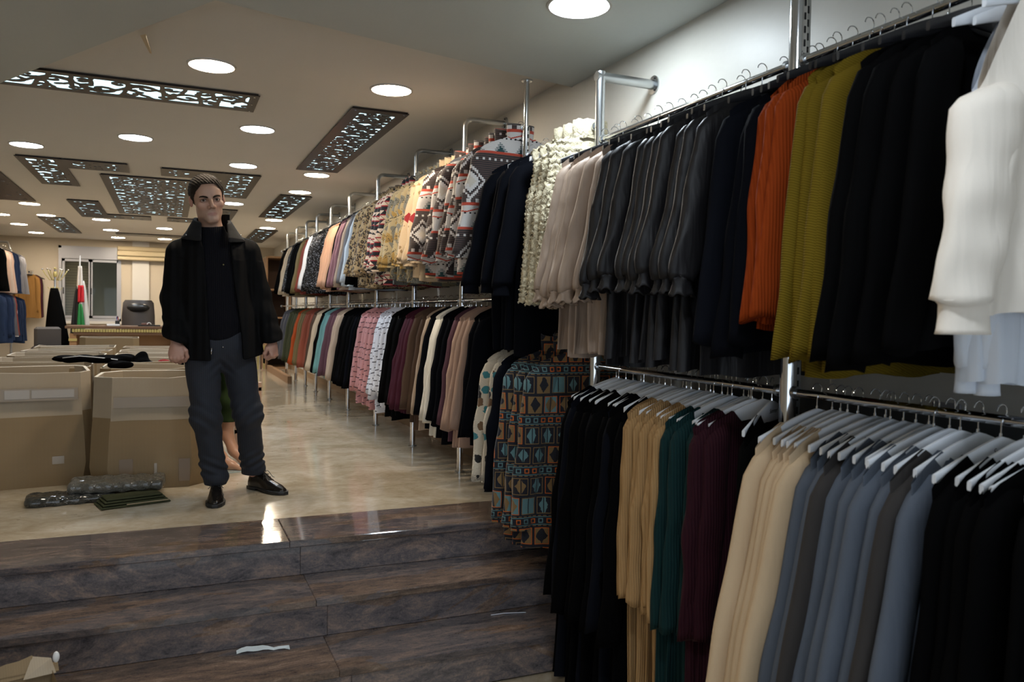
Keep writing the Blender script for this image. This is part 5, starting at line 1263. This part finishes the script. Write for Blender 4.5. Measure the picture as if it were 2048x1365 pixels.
# trousers
def trouser_sdf(P):
    d = s_ell(P, (.250, 4.54, .87), (.178, .132, .16))
    for k in 'RL':
        L = LEG[k]; A = [L[0], L[1], (L[2][0], L[2][1] - .0, .105)]
        e = chain(P, A, [.098, .071, .060], .05)
        lowm = np.exp(-((P[:, 2] - .17) / .07) ** 2); kn = np.exp(-((P[:, 2] - .47) / .10) ** 2)
        s = 1 if k == 'R' else -1
        e = e - .007 * lowm * (np.sin(P[:, 2] * 120 + s * P[:, 0] * 60) + .6) - .0045 * kn * np.sin(P[:, 2] * 95 + s * P[:, 0] * 70 + P[:, 1] * 40) - .002 * np.sin(P[:, 2] * 33 + P[:, 0] * 50)
        hem = s_ell(P, (L[2][0] + .004, L[2][1] - .012, .125), (.066, .074, .055)); e = smin(e, hem, .012)
        d = smin(d, e, .035)
    cr = np.exp(-((P[:, 2] - .72) / .06) ** 2) * np.exp(-((P[:, 0] - .25) / .08) ** 2)
    d = d + .004 * cr * np.sin((P[:, 2] + np.abs(P[:, 0] - .25)) * 110)
    return np.maximum(np.maximum(d, P[:, 2] - .965), np.where(P[:, 0] < .33, .082, .095) - P[:, 2])
t = NT('pinstripe_wool'); x, y, z = t.xyz(); xx = x - z * .10 * 0; st_ = ((xx * 105.).fr() < .16); n = t.noise(300, 2)
t.base(t.mix(st_ * .55, t.mix(n, (.010, .0125, .020), (.018, .021, .031)), (.045, .052, .072))); t.set(Roughness=.85); t.bump(n, .3, .001); M_PIN = t.m
sdf_obj('trousers', trouser_sdf, (.04, 4.36, .08), (.56, 4.86, .99), .0045, M_PIN, man)
# jacket
def op_half(z): return np.interp(z, [.75, .90, 1.15, 1.35, 1.45], [.080, .080, .070, .066, .085])
def op_cen(z): return np.interp(z, [.75, .90, 1.15, 1.35, 1.45], [.285, .275, .250, .232, .225])
def jacket_sdf(P):
    z = P[:, 2]
    t = s_ell(P, (.218, 4.545, 1.26), (.200, .150, .235)); 
    ctr = np.stack([P[:, 0] - np.interp(z, [.77, 1.2], [.268, .222]), (P[:, 1] - 4.545) * 1.30, 0 * z], 1)
    rad = np.interp(z, [.76, .90, 1.10, 1.30, 1.36, 1.42, 1.47], [.222, .212, .198, .195, .175, .12, .08])
    t = np.linalg.norm(ctr, axis=1) - rad; t *= .8
    nk = s_cap(P, (.208, 4.53, 1.44), (.215, 4.54, 1.33), .085, .14); t = smin(t, nk, .05)
    for k in 'RL':
        A = sh[k]; rr = [.070, .067, .060, .058]; tz = s_cap(P, (.215, 4.54, 1.425), (A[0][0], 4.54, A[0][2] + .025), .050, .046); t = smin(t, tz, .04)
        if k == 'L': rr = [.070, .062, .056, .054]
        e = chain(P, [A[0], A[1], A[2], (A[3][0], A[3][1], A[3][2] + .012)], rr, .03)
        ce = (P[:, 2] - (A[3][2] + (.012 if k == 'R' else .004))) + (.28 * (P[:, 0] - A[3][0]) if k == 'R' else -.15 * (P[:, 0] - A[3][0]))
        ce = ce * -1; e = np.maximum(e, ce); hole = s_cap(P, A[2], (A[3][0], A[3][1], A[3][2] - .1), .047, .047); e = np.maximum(e, -np.where(P[:, 2] < A[3][2] + .05, hole, 1))
        e = e + .0030 * np.sin(P[:, 2] * 46 + P[:, 0] * 30) * np.exp(-((z - 1.08) / .10) ** 2) + .0022 * np.sin(P[:, 2] * 70 + P[:, 1] * 40) * (z < 1.0)
        t = smin(t, e, .022)
    t = t + .0025 * np.sin(P[:, 0] * 55 + 2 * np.sin(z * 9)) * (z < 1.3)
    hem = np.interp(P[:, 0], [.05, .22, .36, .50], [.768, .765, .768, .800])
    t = np.maximum(t, np.where((P[:, 0] > .075) & (P[:, 0] < .478), hem - z, -1))
    # open front
    front = np.maximum(np.abs(P[:, 0] - op_cen(z)) - op_half(z), P[:, 1] - 4.54); t = smax(t, -front, .010)
    # hollow for the sweater and neck
    inn = np.maximum(np.linalg.norm(np.stack([P[:, 0] - .232, (P[:, 1] - 4.540) * 1.25], 1), axis=1) - np.interp(z, [.7, .9, 1.3, 1.42], [.178, .172, .165, .10]), z - 1.42)
    t = np.maximum(t, -np.where(z < 1.36, inn * .8, 1))
    nh = s_cap(P, (.200, 4.51, 1.56), (.212, 4.53, 1.34), .080, .080); t = smax(t, -nh, .005)
    return t
t = NT('black_jacket'); x, y, z = t.xyz(); r = (x * 150.).sin(); n = t.noise(240, 2); t.base(t.mix(n, (.0028, .0030, .0036), (.0065, .0062, .0065))); t.set(Roughness=.8); t.b.inputs['Specular IOR Level'].default_value = .10; t.bump(r, .6, .004); M_JACK = t.m
jk = sdf_obj('jacket', jacket_sdf, (-.08, 4.34, .74), (.63, 4.76, 1.50), .0045, M_JACK, man)
def collar_sdf(P):
    z = P[:, 2]; c = np.stack([P[:, 0] - np.interp(z, [1.36, 1.50], [.222, .212]), (P[:, 1] - 4.525) * .95], 1); r = np.linalg.norm(c, axis=1)
    R0 = np.interp(z, [1.38, 1.41, 1.45, 1.51], [.150, .150, .120, .086]); th = .010
    d = np.abs(r - R0) - th
    top = 1.505 - np.clip((4.50 - P[:, 1]) * .30, -.02, .2); d = np.maximum(d, z - top); d = np.maximum(d, 1.398 - z + np.clip(4.46 - P[:, 1], -.02, .1) * -.15)
    gap = np.maximum(np.abs(P[:, 0] - .218) - np.interp(z, [1.38, 1.50], [.066, .062]), P[:, 1] - 4.5); return smax(d, -gap, .008) * .8
sdf_obj('collar', collar_sdf, (.03, 4.36, 1.35), (.40, 4.70, 1.52), .004, simple('corduroy_black', (.0045, .0045, .0055), .95), jk)
for (x, z, y) in ((.082, 1.417, 4.425), (.350, 1.432, 4.43)): G().ball((x, y, z), .0045, 8, 6).build('snap', M_CHROME, jk, True)
G().tube([(.203, 4.388, .80), (.205, 4.386, .835)], .003, 6).build('zip_end', M_CHROME, jk, True)
# shoes
M_SHOE = simple('black_shoe_leather', (.010, .008, .007), .22); M_SOLE = simple('shoe_sole', (.012, .012, .013), .5)
for k, (hx, hy, tx, ty) in {'R': (.247, 4.64, .222, 4.345), 'L': (.440, 4.79, .605, 4.535)}.items():
    hx, hy, tx, ty = hx, hy, tx, ty; d = nrm((tx - hx, ty - hy)); L = math.hypot(tx - hx, ty - hy)
    def loc(P): return np.stack([(P[:, 0] - hx) * -d[1] + (P[:, 1] - hy) * d[0], (P[:, 0] - hx) * d[0] + (P[:, 1] - hy) * d[1], P[:, 2]], 1)
    def outline(q, g_=0):
        w = np.interp(q[:, 1] / L, [0, .12, .35, .62, .80, .93, 1.0], [.026, .035, .034, .047, .046, .033, .014]); return np.maximum(np.abs(q[:, 0]) - w - g_, np.maximum(-q[:, 1] - g_, q[:, 1] - L - g_))
    def up(P):
        q = loc(P); h = np.interp(q[:, 1] / L, [0, .1, .3, .42, .60, .80, .95, 1.0], [.085, .115, .118, .100, .068, .052, .036, .026])
        r = (q[:, 0] / np.interp(q[:, 1] / L, [0, .12, .35, .62, .80, .93, 1.0], [.028, .036, .037, .047, .046, .034, .018])); top = h * np.sqrt(np.clip(1 - .85 * r * r, .02, 1))
        return smax(smax(outline(q, -.002), (q[:, 2] - top) * .8, .022), .018 - q[:, 2], .004)
    def so(P):
        q = loc(P); zt = .020; arch = np.interp(q[:, 1] / L, [0, .26, .28, .5, 1], [0, 0, .012, .004, .0])
        return smax(np.maximum(outline(q, .003), q[:, 2] - zt), arch - q[:, 2], .003) * .9
    lo = (min(hx, tx) - .08, min(hy, ty) - .08, -.01); hi = (max(hx, tx) + .08, max(hy, ty) + .08, .14)
    s = sdf_obj('shoe', up, lo, hi, .0035, M_SHOE, man); sdf_obj('sole', so, lo, hi, .0035, M_SOLE, s)
    pr = np.array([-d[1], d[0]])
    for i in range(4):
        f = .36 + .065 * i; z = .110 - .013 * i; c = np.array([hx, hy]) + d * L * f
        pts = [(c[0] + pr[0] * u * .022 + d[0] * (.004 * (i % 2)), c[1] + pr[1] * u * .022, z + .002 - .006 * abs(u)) for u in (-1, -.4, .4, 1)]
        G().tube(pts, .0022, 6).build('lace', M_SOLE, s, True)
    c = np.array([hx, hy]) + d * L * .40
    pts = [(c[0] + pr[0] * u * .03 + d[0] * .03 * abs(u), c[1] + pr[1] * u * .03 + d[1] * .03 * abs(u), .112 + .012 * math.sin(abs(u) * 4) - .02 * abs(u)) for u in np.linspace(-1.3, 1.3, 13)]
    G().tube(pts, .0018, 6).build('lace_bow', M_SOLE, s, True)
